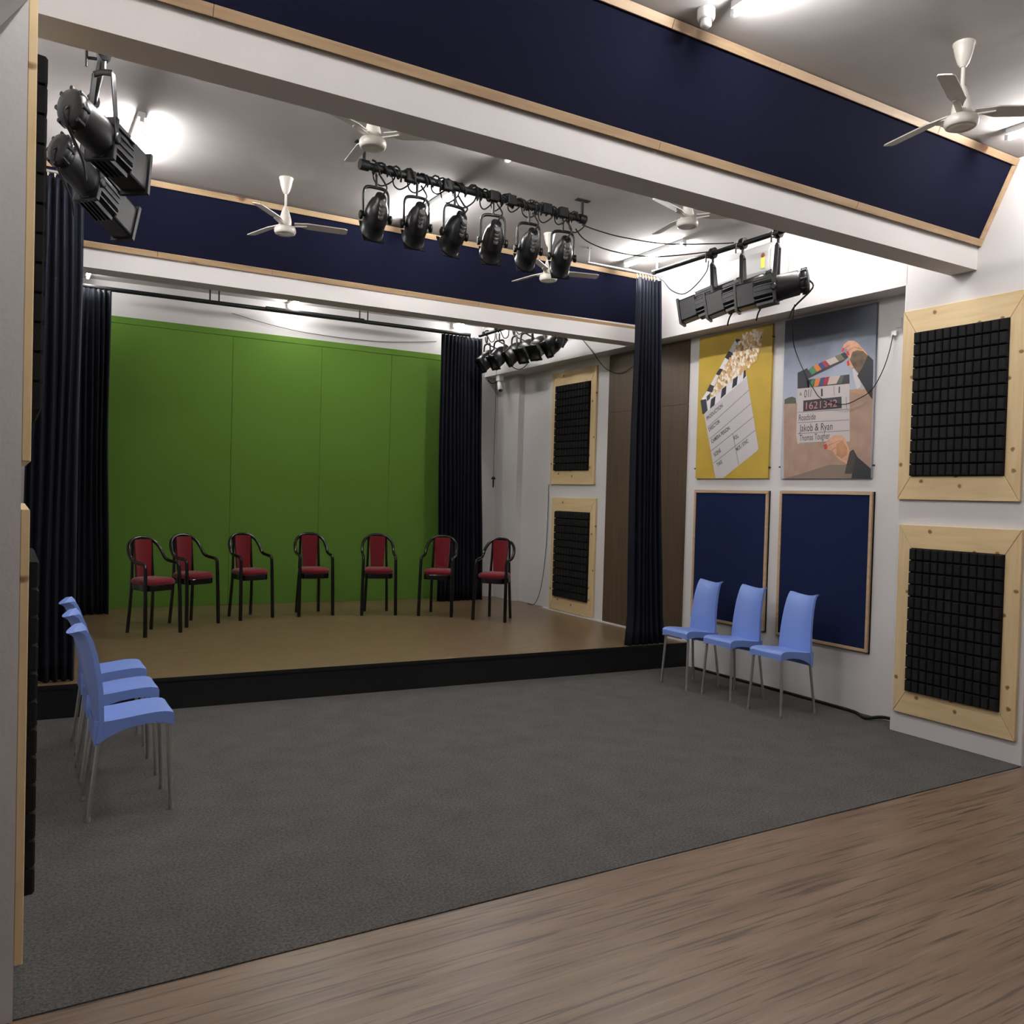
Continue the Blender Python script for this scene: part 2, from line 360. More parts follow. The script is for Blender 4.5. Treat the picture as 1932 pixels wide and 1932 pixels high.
# ------------------------------------------------------------------ sloped navy acoustic panels along the beams
def sloped_panel(name, label, x0, x1, yfun, joints_lo, joints_hi, drop_left):
    """felt board from the top of the beam's white face up to the ceiling, leaning towards the camera, with pine boards round it"""
    ybm = yfun(x0); sk = (yfun(x1)-yfun(x0))/(x1-x0)
    rise, run = 3.812-3.318, 0.232
    L = math.hypot(rise, run)
    M = frame_matrix((x0, ybm-0.005, 3.318), (1, sk, 0), (0, -run, rise))
    t = thing(name, label, 'acoustic panel', M=M, group='sloped navy panels along the ceiling beams')
    W = (x1-x0)*math.hypot(1, sk); b = 0.042
    MB().box((0.0, 0.0, -0.02), (W, L, 0.004)).build('felt_panel', M_NAVY, t, label='navy felt')
    for js, y0, y1 in ((joints_lo, 0, b), (joints_hi, L-b, L)):
        e = [0]+js+[W]
        for a, c in zip(e, e[1:]):
            MB().box((a+0.001, y0, 0.003), (c-0.001, y1, 0.022)).build('board', M_PINEB, t, 0.002)
    MB().box((W-0.03, b+0.001, 0.003), (W-0.001, L-b-0.001, 0.022)).build('end_board', M_PINEB, t, 0.002)
    # plasterboard backing that closes the wedge behind the felt
    MB().box((0, -0.0, -0.03), (W, L, -0.021)).build('backing_board', M_CEIL, t)
    return t
sloped_panel('sloped_acoustic_panel', 'large sloping navy felt panel framed in pine above the near beam, closest to the camera', -3.0, XP-0.002, lambda x: 3.295, [1.9, 3.62, 5.72, 7.2], [2.6, 4.4, 5.6, 6.3, 7.62, 8.1], 0)
sloped_panel('sloped_acoustic_panel', 'sloping navy felt panel framed in pine above the far beam at the stage front', XL+0.01, XP-0.002, yf, [0.9, 1.75, 2.9, 3.6, 4.6], [0.55, 1.6, 2.9, 4.1], 0)

# ------------------------------------------------------------------ framed black foam panels
def foam_block_mesh():
    w, h, d = 0.0505, 0.0775, 0.032
    m = MB(); rings = []
    for z, k in ((0, 0), (d*0.78, 0.0015), (d, 0.007)):
        rings.append([(-w/2+k, -h/2+k, z), (w/2-k, -h/2+k, z), (w/2-k, h/2-k, z), (-w/2+k, h/2-k, z)])
    vs = [p for r in rings for p in r]; fs = [(8, 9, 10, 11)]
    for i in (0, 1):
        for k in range(4): fs.append((i*4+k, i*4+(k+1) % 4, (i+1)*4+(k+1) % 4, (i+1)*4+k))
    return m.add(vs, fs).mesh('foam_block', M_FOAM)
FOAM_BLOCK = foam_block_mesh()
FW, FH, BT = 0.85, 1.325, 0.025
def foam_panel(label, M, W=FW, H=FH, bw=0.10, bh=0.162):
    t = thing('foam_panel', label, 'acoustic panel', M=M, group='black foam panels framed in pine')
    iw0, iw1, ih0, ih1 = bw, W-bw, bh, H-bh
    g = 0.0012
    for poly, m in (([(g, 0), (W-g, 0), (iw1-g, ih0), (iw0+g, ih0)], M_PINE), ([(g, H), (W-g, H), (iw1-g, ih1), (iw0+g, ih1)], M_PINE),
                    ([(0, g), (iw0, ih0+g), (iw0, ih1-g), (0, H-g)], M_PINEV), ([(W, g), (iw1, ih0+g), (iw1, ih1-g), (W, H-g)], M_PINEV)):
        MB().prism(poly, 0.001, BT).build('board', m, t, 0.003)
    MB().box((iw0-0.012, ih0-0.012, 0.002), (iw1+0.012, ih1+0.012, BT-0.004)).build('backing', M_FOAM, t)
    cols, rows = 12, 12
    pw, ph = (iw1-iw0)/cols, (ih1-ih0)/rows
    MB().box((iw0+0.004, ih0+0.004, BT-0.005), (iw1-0.004, ih1-0.004, BT+0.006)).build('foam_sheet', M_FOAM, t)
    for j in range(rows):
        for i in range(cols):
            o = obj('foam_block', FOAM_BLOCK, t, loc=(iw0+(i+0.5)*pw, ih0+(j+0.5)*ph, BT-0.001))
            o.scale = (pw/0.0538, ph/0.0834, 1)
    return t
foam_panel('upper black foam panel in a wide pine frame on the near right pilaster', on_right(3.80, 1.647, XP))
foam_panel('lower black foam panel in a wide pine frame, just above the carpet', on_right(3.775, 0.146, XP))
foam_panel('upper pine framed foam panel over the stage, left of the brown veneer', on_right(8.62, 1.744, XR), W=0.89, H=1.335)
foam_panel('lower pine framed foam panel at stage level, left of the brown veneer', on_right(8.565, 0.25, XR), W=0.885, H=1.34)
foam_panel('upper foam panel seen edge-on at the left frame border, running out of the picture top', on_left(2.93, 1.66, XL), H=1.42)
foam_panel('lower foam panel seen edge-on on the left pilaster beside the blue chairs', on_left(2.93, 0.137, XL), H=1.38)

# ------------------------------------------------------------------ navy felt boards
def felt_board(label, M, W, H):
    t = thing('felt_board', label, 'pin board', M=M, group='navy felt boards under the posters')
    MB().box((0.004, 0.004, 0.013), (W-0.004, H-0.004, 0.024)).build('felt_panel', M_NAVY2, t)
    b = 0.024
    MB().box((-0.004, -0.008, 0.002), (W+0.004, H+0.002, 0.012)).build('back_board', M_SKIRT, t, label='black backing edge')
    for lo, hi in (((0, 0), (W, b)), ((0, H-b), (W, H)), ((0, b+0.001), (b, H-b-0.001)), ((W-b, b+0.001), (W, H-b-0.001))):
        MB().box((lo[0], lo[1], 0.013), (hi[0], hi[1], 0.032)).build('batten', M_PINEB, t, 0.002)
    return t
felt_board('navy felt board in thin pine battens under the yellow poster', on_right(6.095, 0.485, XR), 0.915, 1.212)
felt_board('navy felt board in thin pine battens under the clapperboard photo poster', on_right(5.05, 0.475, XR), 0.90, 1.225)

# ------------------------------------------------------------------ posters
FONT = bpy.data.fonts[0] if len(bpy.data.fonts) else None
def lettering(s, m, parent, p0, p1, h, z, shear=0.0, bold=0.0):
    cu = bpy.data.curves.new('lettering', 'FONT'); cu.body = s; cu.size = 1.0; cu.shear = shear; cu.offset = bold
    o = bpy.data.objects.new('lettering', cu); COL.objects.link(o)
    bpy.context.view_layer.update()
    dg = bpy.context.evaluated_depsgraph_get()
    me = bpy.data.meshes.new_from_object(o.evaluated_get(dg)); bpy.data.objects.remove(o)
    xs = [v.co.x for v in me.vertices]; ys_ = [v.co.y for v in me.vertices]
    a, w_ = min(xs), max(xs)-min(xs); b, hh = min(0, min(ys_)) if False else 0, max(ys_)
    d = Vector((p1[0]-p0[0], p1[1]-p0[1])); L = d.length; d.normalize(); nrm = Vector((-d.y, d.x))
    for v in me.vertices:
        x = (v.co.x-a)/w_*L; y = v.co.y/hh*h
        v.co = (p0[0]+d.x*x+nrm.x*y, p0[1]+d.y*x+nrm.y*y, z)
    me.materials.clear(); me.materials.append(m)
    return obj('lettering', me, parent)
def strip(mb, a, b, wd, z, mi=0):
    a, b = Vector(a), Vector(b); d = (b-a).normalized(); n = Vector((-d.y, d.x))*wd/2
    mb.flat([tuple(a-n), tuple(b-n), tuple(b+n), tuple(a+n)], z, mi)
def paper(name, rgb, **k): return mat(name, rgb, 0.55, **k)
M_PYEL = paper('print_yellow', (0.40, 0.27, 0.033), noise=(6, 0.06))
M_PGREY = paper('print_grey_white', (0.46, 0.43, 0.44))
M_PBLK = paper('print_black', (0.022, 0.022, 0.03))
M_PWHT = paper('print_white', (0.62, 0.60, 0.62))
M_PLINE = paper('print_line_grey', (0.16, 0.145, 0.15)); M_PTXT = paper('print_text_dark', (0.075, 0.065, 0.07))
M_PCORN = [paper('popcorn_cream', (0.66, 0.55, 0.40)), paper('popcorn_pale', (0.72, 0.66, 0.56)), paper('popcorn_tan', (0.50, 0.31, 0.13)), paper('popcorn_shadow', (0.26, 0.15, 0.07)), paper('popcorn_pink', (0.58, 0.44, 0.36))]

D1 = {'board': [(0.097, 0.608), (0.624, 0.902), (0.789, 0.258), (0.771, 0.239), (0.369, 0.003), (0.274, 0.004)], 'clapstrip': [(0.042, 0.741), (0.124, 0.739), (0.594, 0.967), (0.624, 0.902), (0.097, 0.608)], 'armw': [(0.057, 0.754), (0.121, 0.818), (0.467, 1.255), (0.528, 1.246), (0.503, 1.21), (0.167, 0.804), (0.131, 0.724)]}
BLK1 = [[(0.042, 0.741), (0.117, 0.749), (0.144, 0.64), (0.097, 0.608), (0.074, 0.612)], [(0.183, 0.739), (0.242, 0.768), (0.233, 0.684), (0.174, 0.652)], [(0.32, 0.823), (0.377, 0.849), (0.372, 0.773), (0.307, 0.733)], [(0.459, 0.903), (0.515, 0.924), (0.506, 0.845), (0.447, 0.815)], [(0.584, 0.959), (0.604, 0.969), (0.614, 0.911), (0.58, 0.884)], [(0.123, 0.822), (0.163, 0.883), (0.22, 0.859), (0.193, 0.802)], [(0.237, 0.968), (0.282, 1.017), (0.33, 1.003), (0.28, 0.949)], [(0.344, 1.11), (0.392, 1.162), (0.461, 1.131), (0.395, 1.081)], [(0.467, 1.25), (0.485, 1.261), (0.53, 1.246), (0.503, 1.211)], [(0.123, 0.771), (0.167, 0.8), (0.169, 0.749), (0.131, 0.724)]]
LIN1 = [[(0.149, 0.48), (0.653, 0.783)], [(0.183, 0.37), (0.684, 0.662)], [(0.201, 0.254), (0.718, 0.542)], [(0.242, 0.142), (0.746, 0.424)], [(0.475, 0.406), (0.56, 0.123)]]
POP1 = [(0.182, 0.762), (0.225, 0.859), (0.28, 0.949), (0.395, 1.081), (0.472, 1.143), (0.506, 1.209), (0.574, 1.288), (0.724, 1.318), (0.804, 1.297), (0.791, 1.204), (0.762, 1.105), (0.725, 1.041), (0.634, 0.982), (0.565, 0.954), (0.447, 0.896), (0.313, 0.828), (0.239, 0.771)]
TXT1 = [('PRODUCTION', (0.143, 0.546), (0.343, 0.66)), ('DIRECTOR', (0.174, 0.439), (0.312, 0.517)), ('CAMERA PERSON', (0.214, 0.327), (0.44, 0.447)), ('SCENE', (0.255, 0.202), (0.337, 0.247)), ('TAKE', (0.297, 0.108), (0.359, 0.143)), ('ROLL', (0.499, 0.346), (0.552, 0.372)), ('MOS / SYNC', (0.534, 0.244), (0.671, 0.321))]
def inside(p, poly):
    c = False
    for i in range(len(poly)):
        (x0, y0), (x1, y1) = poly[i], poly[i-1]
        if (y0 > p[1]) != (y1 > p[1]) and p[0] < (x1-x0)*(p[1]-y0)/(y1-y0)+x0: c = not c
    return c

t = thing('poster', 'yellow poster of a clapperboard spilling popcorn, hung in the wall niche', 'poster', M=on_right(6.10, 1.807, XR), group='film posters in the right niche')
PW, PH, PT = 0.905, 1.335, 0.022
MB().box((0.005, 0, 0.002), (PW, PH, PT)).build('canvas', M_PYEL, t, label='yellow canvas')
m = MB(); m.flat(D1['board'], PT+0.0006, 0)
for a, b in LIN1: strip(m, a, b, 0.0055, PT+0.0012, 1)
m.build('printed_slate', [M_PGREY, M_PLINE], t)
m = MB(); m.flat(D1['clapstrip'], PT+0.0009, 0); m.flat(D1['armw'], PT+0.0009, 0)
for q in BLK1: m.flat(q, PT+0.0015, 1)
m.build('printed_clapper', [M_PWHT, M_PBLK], t)
rr = random.Random(3); m = MB(); k = 0
m.flat(POP1, PT+0.0018, 2)
while k < 330:
    p = (rr.uniform(0.17, 0.82), rr.uniform(0.74, 1.33))
    if not inside(p, POP1): continue
    a0 = rr.uniform(0, PI); r1, r2 = rr.uniform(0.008, 0.02), rr.uniform(0.012, 0.03); pts = []
    for j in range(7):
        an = 2*PI*j/7; q = rr.uniform(0.75, 1.15)
        x, y = r1*math.cos(an)*q, r2*math.sin(an)*q
        pts.append((p[0]+x*math.cos(a0*0.3)-y*math.sin(a0*0.3), p[1]+x*math.sin(a0*0.3)+y*math.cos(a0*0.3)))
    m.flat(pts, PT+0.002+k*4e-6, rr.choice([0, 0, 1, 1, 1, 2, 2, 3, 4])); k += 1
m.build('printed_popcorn', M_PCORN, t)
for s, a, b in TXT1: lettering(s, M_PTXT, t, a, b, 0.036, PT+0.0013, bold=0.025)
for x, y in ((-0.008, 0.095), (PW+0.006, 0.095), (PW+0.004, 1.22)):
    MB().lathe([(0.007, 0.002), (0.007, 0.02), (0.004, 0.028)], (x, y, 0), (0, 0, 1), 8).build('wall_clip', M_DARKB, t)

# second poster: photograph of hands with a clapper slate
def sky_mat():
    m = bpy.data.materials.new('print_cloudy_sky'); m.use_nodes = True; nt = m.node_tree; b = nt.nodes['Principled BSDF']
    b.inputs['Roughness'].default_value = 0.55
    tc = nt.nodes.new('ShaderNodeTexCoord'); sp = nt.nodes.new('ShaderNodeSeparateXYZ'); nt.links.new(tc.outputs['Object'], sp.inputs[0])
    mr = nt.nodes.new('ShaderNodeMapRange'); mr.inputs[1].default_value = 0.6; mr.inputs[2].default_value = 1.32; nt.links.new(sp.outputs['Y'], mr.inputs[0])
    n = nt.nodes.new('ShaderNodeTexNoise'); n.inputs['Scale'].default_value = 4.0; n.inputs['Detail'].default_value = 4; nt.links.new(tc.outputs['Object'], n.inputs['Vector'])
    ad = nt.nodes.new('ShaderNodeMath'); ad.operation = 'MULTIPLY_ADD'; ad.inputs[1].default_value = 0.5; nt.links.new(n.outputs['Fac'], ad.inputs[0]); nt.links.new(mr.outputs[0], ad.inputs[2])
    r = nt.nodes.new('ShaderNodeValToRGB'); e = r.color_ramp.elements
    e[0].position = 0.2; e[0].color = (0.36, 0.37, 0.42, 1); e[1].position = 1.15 if False else 1.0; e[1].color = (0.085, 0.095, 0.125, 1)
    q = e.new(0.55); q.color = (0.27, 0.295, 0.37, 1)
    nt.links.new(ad.outputs[0], r.inputs['Fac']); nt.links.new(r.outputs['Color'], b.inputs['Base Color'])
    return m
M_SKY = sky_mat()
M_SAND = paper('print_sand', (0.30, 0.195, 0.145), noise=(9, 0.14))
M_SANDD = paper('print_sand_dark', (0.17, 0.125, 0.095))
M_RIDGE = paper('print_ridge_brown', (0.36, 0.20, 0.12))
M_TREE = paper('print_dark_trees', (0.06, 0.065, 0.05))
M_SLATE = paper('print_slate_white', (0.42, 0.375, 0.365))
M_SKIN = paper('print_skin', (0.50, 0.27, 0.18), noise=(14, 0.16))
M_SKIND = paper('print_skin_shade', (0.36, 0.175, 0.09), noise=(14, 0.2))
M_NAIL = paper('print_red_nails', (0.40, 0.035, 0.03))
M_GLOVE = paper('print_brown_glove', (0.105, 0.068, 0.04), noise=(18, 0.4))
M_SLEEVE = paper('print_black_sleeve', (0.012, 0.012, 0.016))
CH = {'g': paper('print_green', (0.05, 0.16, 0.075)), 'o': paper('print_orange', (0.52, 0.15, 0.03)), 'b': paper('print_blue', (0.03, 0.05, 0.15)), 'r': paper('print_red', (0.27, 0.02, 0.035)), 'w': paper('print_pale', (0.42, 0.34, 0.31)), 'k': paper('print_olive', (0.13, 0.115, 0.075)), 'd': paper('print_dark_green', (0.07, 0.08, 0.06))}
D2 = {'sand': [(0.014, 0.633), (0.151, 0.63), (0.67, 0.693), (0.877, 0.681), (0.897, -0.003), (0.042, -0.001)], 'sandshade': [(0.042, -0.001), (0.192, 0.033), (0.495, 0.11), (0.708, 0.107), (0.712, -0.002)], 'trees': [(0.02, 0.67), (0.06, 0.683), (0.102, 0.688), (0.139, 0.672), (0.148, 0.628), (0.022, 0.632)], 'ridge': [(0.67, 0.689), (0.737, 0.695), (0.786, 0.686), (0.878, 0.659), (0.879, 0.629), (0.756, 0.651), (0.67, 0.678)], 'slate': [(0.156, 0.749), (0.663, 0.741), (0.686, 0.288), (0.468, 0.293), (0.176, 0.288), (0.159, 0.363)], 'hinge': [(0.15, 0.881), (0.251, 0.91), (0.265, 0.82), (0.273, 0.746), (0.156, 0.749)], 'armblack': [(0.15, 0.881), (0.261, 0.893), (0.607, 0.993), (0.654, 0.956), (0.592, 0.918), (0.254, 0.821), (0.158, 0.822)], 'stripblack': [(0.25, 0.813), (0.66, 0.813), (0.665, 0.741), (0.263, 0.747)], 'armS': [([(0.261, 0.893), (0.31, 0.924), (0.347, 0.867), (0.298, 0.848)], 'g'), ([(0.31, 0.924), (0.354, 0.928), (0.395, 0.882), (0.347, 0.867)], 'o'), ([(0.359, 0.93), (0.392, 0.942), (0.433, 0.893), (0.397, 0.882)], 'b'), ([(0.392, 0.942), (0.428, 0.949), (0.469, 0.905), (0.433, 0.893)], 'r'), ([(0.431, 0.949), (0.52, 0.969), (0.559, 0.926), (0.473, 0.905)], 'w'), ([(0.52, 0.973), (0.571, 0.983), (0.614, 0.938), (0.562, 0.925)], 'k')], 'botS': [([(0.295, 0.804), (0.334, 0.814), (0.312, 0.75), (0.275, 0.747)], 'g'), ([(0.337, 0.814), (0.388, 0.813), (0.366, 0.751), (0.32, 0.748)], 'o'), ([(0.39, 0.815), (0.427, 0.815), (0.405, 0.751), (0.368, 0.751)], 'b'), ([(0.429, 0.815), (0.473, 0.815), (0.448, 0.752), (0.407, 0.751)], 'r'), ([(0.474, 0.815), (0.578, 0.814), (0.543, 0.752), (0.453, 0.751)], 'w'), ([(0.579, 0.814), (0.614, 0.814), (0.59, 0.75), (0.548, 0.751)], 'd')], 'display': [(0.22, 0.645), (0.594, 0.646), (0.6, 0.554), (0.223, 0.554)], 'slines': [[(0.164, 0.551), (0.671, 0.541)], [(0.168, 0.465), (0.675, 0.458)], [(0.172, 0.374), (0.678, 0.375)], [(0.191, 0.294), (0.468, 0.295)], [(0.518, 0.735), (0.526, 0.659)], [(0.638, 0.638), (0.646, 0.545)]], 'hand1': [(0.579, 1.005), (0.6, 1.056), (0.64, 1.078), (0.694, 1.07), (0.74, 1.037), (0.768, 1.003), (0.805, 0.968), (0.838, 0.903), (0.775, 0.85), (0.721, 0.872), (0.676, 0.862), (0.634, 0.89), (0.633, 0.921), (0.674, 0.923), (0.631, 0.967), (0.634, 1.013), (0.606, 1.017), (0.593, 0.995)], 'nails': [[(0.579, 1.005), (0.592, 1.03), (0.608, 1.024), (0.596, 0.993)], [(0.633, 0.917), (0.651, 0.926), (0.662, 0.886), (0.639, 0.881)], [(0.625, 0.991), (0.645, 1.0), (0.658, 0.964), (0.64, 0.958)]], 'glove': [(0.68, 0.984), (0.724, 0.993), (0.778, 0.979), (0.824, 0.935), (0.852, 0.864), (0.82, 0.815), (0.759, 0.791), (0.713, 0.842), (0.684, 0.884), (0.66, 0.925)], 'sleeve1': [(0.823, 0.943), (0.87, 0.899), (0.876, 0.599), (0.835, 0.648), (0.78, 0.728), (0.733, 0.794), (0.775, 0.85)], 'strap': [(0.686, 0.853), (0.726, 0.856), (0.771, 0.714), (0.737, 0.687), (0.702, 0.774)], 'hand2': [(0.44, 0.27), (0.486, 0.316), (0.541, 0.345), (0.607, 0.338), (0.645, 0.309), (0.665, 0.262), (0.69, 0.215), (0.666, 0.115), (0.615, 0.139), (0.567, 0.172), (0.528, 0.22), (0.475, 0.233)], 'nails2': [[(0.438, 0.27), (0.468, 0.281), (0.48, 0.241), (0.451, 0.232)]], 'hand2d': [(0.563, 0.274), (0.617, 0.303), (0.666, 0.239), (0.664, 0.185), (0.614, 0.155), (0.567, 0.187)], 'sleeve2': [(0.69, 0.207), (0.721, 0.225), (0.759, 0.167), (0.893, 0.074), (0.897, -0.003), (0.712, -0.002), (0.719, 0.045), (0.651, 0.038), (0.666, 0.115)], 'cuff': [(0.666, 0.115), (0.69, 0.199), (0.726, 0.214), (0.746, 0.152), (0.719, 0.038), (0.654, 0.038)]}
TXT2 = [('01/', (0.226, 0.669), (0.301, 0.667), 0.062), ('1', (0.398, 0.663), (0.414, 0.664), 0.062), ('1', (0.565, 0.676), (0.577, 0.676), 0.05), ('A', (0.176, 0.686), (0.203, 0.686), 0.03), ('Roadside', (0.181, 0.48), (0.351, 0.482), 0.05), ('Jakob & Ryan', (0.189, 0.39), (0.519, 0.389), 0.058), ('Thomas Tougher', (0.195, 0.312), (0.497, 0.319), 0.05)]
t = thing('poster', 'photo poster of hands holding a clapper slate against sky and sand', 'poster', M=on_right(5.06, 1.803, XR), group='film posters in the right niche')
QW = 0.885
MB().box((0.0, 0, 0.002), (QW, PH, PT)).build('canvas', M_SKY, t, label='canvas printed with grey blue sky')
clampx = lambda poly: [(min(max(x, 0.001), QW-0.001), max(y, 0.001)) for x, y in poly]
m = MB(); m.flat(clampx(D2['sand']), PT+0.0005, 0); m.flat(clampx(D2['sandshade']), PT+0.0009, 1); m.flat(clampx(D2['ridge']), PT+0.0009, 2); m.flat(clampx(D2['trees']), PT+0.0009, 3)
m.build('printed_ground', [M_SAND, M_SANDD, M_RIDGE, M_TREE], t)
m = MB(); m.flat(D2['slate'], PT+0.0012, 0)
for a, b in D2['slines']: strip(m, a, b, 0.005, PT+0.0016, 1)
m.flat(D2['display'], PT+0.0017, 2)
m.build('printed_slate', [M_SLATE, M_PLINE, M_PBLK], t)
m = MB(); m.flat(D2['stripblack'], PT+0.0014, 0); m.flat(D2['hinge'], PT+0.0014, 0); m.flat(D2['armblack'], PT+0.0016, 0)
keys = list(CH)
for q, c in D2['armS']+D2['botS']: m.flat(q, PT+0.002, 1+keys.index(c))
m.build('printed_clapper', [M_PBLK]+[CH[c] for c in keys], t)
m = MB(); m.flat(D2['hand1'], PT+0.0022, 0); m.flat(D2['strap'], PT+0.0022, 4); m.flat(D2['glove'], PT+0.0025, 1); m.flat(clampx(D2['sleeve1']), PT+0.0028, 2)
for q in D2['nails']: m.flat(q, PT+0.0029, 3)
for a, b in (((0.608, 1.022), (0.655, 1.045)), ((0.640, 1.0), (0.70, 1.02)), ((0.648, 0.925), (0.70, 0.93)), ((0.70, 1.02), (0.765, 0.995))): strip(m, a, b, 0.009, PT+0.0024, 5)
m.build('printed_upper_hand', [M_SKIN, M_GLOVE, M_SLEEVE, M_NAIL, M_PGREY, M_SKIND], t)
m = MB(); m.flat(D2['hand2'], PT+0.0022, 0); m.flat(D2['hand2d'], PT+0.0024, 1); m.flat(clampx(D2['sleeve2']), PT+0.0026, 2); m.flat(D2['cuff'], PT+0.0029, 4)
for q in D2['nails2']: m.flat(q, PT+0.0027, 3)
for a, b in (((0.475, 0.262), (0.545, 0.285)), ((0.545, 0.285), (0.60, 0.30)), ((0.52, 0.225), (0.565, 0.25)), ((0.565, 0.18), (0.60, 0.21))): strip(m, a, b, 0.008, PT+0.0025, 1)
m.build('printed_lower_hand', [M_SKIN, M_SKIND, M_SLEEVE, M_NAIL, paper('print_cuff', (0.035, 0.03, 0.025))], t)
for s, a, b, h in TXT2: lettering(s, M_PBLK, t, a, b, h, PT+0.0018)
M_LED = paper('print_red_digits', (0.42, 0.16, 0.16))
lettering('1621342', M_LED, t, (0.250, 0.570), (0.555, 0.570), 0.058, PT+0.0021)
for x, y in ((-0.012, 0.1), (QW+0.012, 0.1)):
    MB().lathe([(0.007, 0.002), (0.007, 0.02), (0.004, 0.028)], (x, y, 0), (0, 0, 1), 8).build('wall_clip', M_DARKB, t)

# ------------------------------------------------------------------ brown veneer on the niche wall
t = thing('veneer_panel', 'tall brown wood veneer sheet on the niche wall behind the front stage curtain', 'wall panel', M=on_right(7.51, 0.245, XR))
MB().box((0, 0, 0.001), (1.27, 2.285, 0.014)).build('sheet', M_VENEER, t)
MB().box((0, 2.288, 0.001), (1.27, 2.91, 0.014)).build('sheet', M_VENEER, t)

# ------------------------------------------------------------------ curtains
def curtain(label, top, bot, y_top, y_bot, zt, zb, folds, amp, seed, puddle=0.0, hooks=True, skew=0.0):
    rn = random.Random(seed)
    cx = (top[0]+top[1])/2
    t = thing('curtain', label, 'curtain', (cx, y_top, zb), group='navy stage curtains')
    nu, nv = folds*10+1, 26
    ph = [rn.uniform(-0.25, 0.25) for _ in range(folds+2)]; am = [rn.uniform(0.65, 1.25) for _ in range(folds+2)]
    P = []
    for i in range(nu):
        u = i/(nu-1); row = []
        k = u*folds; ki = int(k); fr = k-ki
        a_ = am[ki]*(1-fr)+am[ki+1]*fr; p_ = ph[ki]*(1-fr)+ph[ki+1]*fr
        for j in range(nv):
            v = j/(nv-1)                       # 0 top .. 1 bottom
            x0 = top[0]*(1-v)+bot[0]*v; x1 = top[1]*(1-v)+bot[1]*v
            bulge = 0.012*math.sin(v*PI*1.3+seed)
            x = x0+(x1-x0)*u + bulge + 0.004*math.sin(9*v+u*7)
            y = y_top*(1-v)+y_bot*v + amp*a_*(0.55+0.45*v)*math.sin(2*PI*(k+p_*(0.4+v))) + skew*u
            z = zt+(zb-zt)*v
            if puddle and v > 0.93: y -= puddle*(v-0.93)/0.07*0.5; x -= puddle*(v-0.93)/0.07*(1-u)*0.9
            row.append((x-cx, y-y_top, z-zb))
        P.append(row)
    o = MB().grid(P).build('cloth', M_CURT, t)
    so = o.modifiers.new('solid', 'SOLIDIFY'); so.thickness = 0.004; so.offset = 0
    if hooks:
        n = folds+1
        for i in range(n):
            u = (i+0.3)/n; x = top[0]+(top[1]-top[0])*u
            MB().tube([(x-cx, -0.004+skew*u, zt-zb-0.015), (x-cx-0.006, -0.01+skew*u, zt-zb+0.012), (x-cx-0.004, 0.0+skew*u, zt-zb+0.03), (x-cx+0.004, 0.006+skew*u, zt-zb+0.02)], 0.0035, 6).build('hook', M_HOOK, t)
    return t
curtain('gathered navy curtain at the stage front left, behind the row of blue chairs', (0.115, 0.41), (0.10, 0.43), 6.60, 6.60, 3.665, 0.235, 6, 0.042, 1)
curtain('gathered navy curtain at the stage front right, bunched on the stage edge', (4.985, 5.255), (5.02, 5.40), 6.25, 6.24, 3.655, 0.234, 7, 0.040, 2, puddle=0.06)
curtain('navy curtain at the back left edge of the green backdrop', (0.50, 0.905), (0.50, 0.925), 9.84, 9.84, 3.615, 0.235, 8, 0.04, 3, hooks=False)
curtain('navy curtain at the back right edge of the green backdrop, next to the white wall', (4.66, 5.235), (4.66, 5.30), 9.68, 9.68, 3.60, 0.235, 11, 0.04, 4, hooks=False)

# curtain rods
def rod(label, a, b, r, m, hangers, group=None, name='curtain_rod'):
    A, B = Vector(a), Vector(b); c = (A+B)/2
    t = thing(name, label, 'curtain rod', tuple(c), group=group)
    MB().tube([A-c, B-c], r, 12).build('rod', m, t)
    for h in hangers:
        p = A+(B-A)*h-c
        mb = MB().tube([p, (p.x, p.y, ZC-c.z)], r*0.62, 8); mb.lathe([(r*1.8, 0), (r*1.8, 0.006)], (p.x, p.y, ZC-c.z-0.006), (0, 0, 1), 12)
        mb.build('hanger', m, t)
    return t
rod('short silver curtain rod over the front right stage curtain', (4.40, 6.22, 3.688), (5.30, 6.26, 3.70), 0.012, M_CHROME, [0.02, 0.93])
rod('short silver curtain rod over the front left stage curtain', (0.07, 6.60, 3.70), (0.52, 6.59, 3.70), 0.012, M_CHROME, [0.05, 0.95])
t = thing('curtain_track', 'long dark curtain track across the back of the stage above the green backdrop', 'curtain rod', (2.9, 9.83, 3.64))
def yt(x): return 9.98-0.062*x-9.83
ztk = lambda x: 3.655-0.006*x-3.64
MB().tube([(-2.6, yt(0.3), ztk(0.3)), (2.15, yt(5.05), ztk(5.05))], 0.024, 12).build('track', M_PIPE, t)
MB().tube([(-0.4, yt(2.5)-0.012, ztk(2.5)+0.006), (0.75, yt(3.65)-0.012, ztk(3.65)+0.006)], 0.027, 12).build('overlap_sleeve', M_PIPE, t)
for x in (1.90, 1.995, 3.60, 3.70):
    MB().tube([(x-2.9, yt(x), ztk(x)), (x-2.9, yt(x), ZC-3.64)], 0.009, 8).build('hanger', M_PIPE, t)

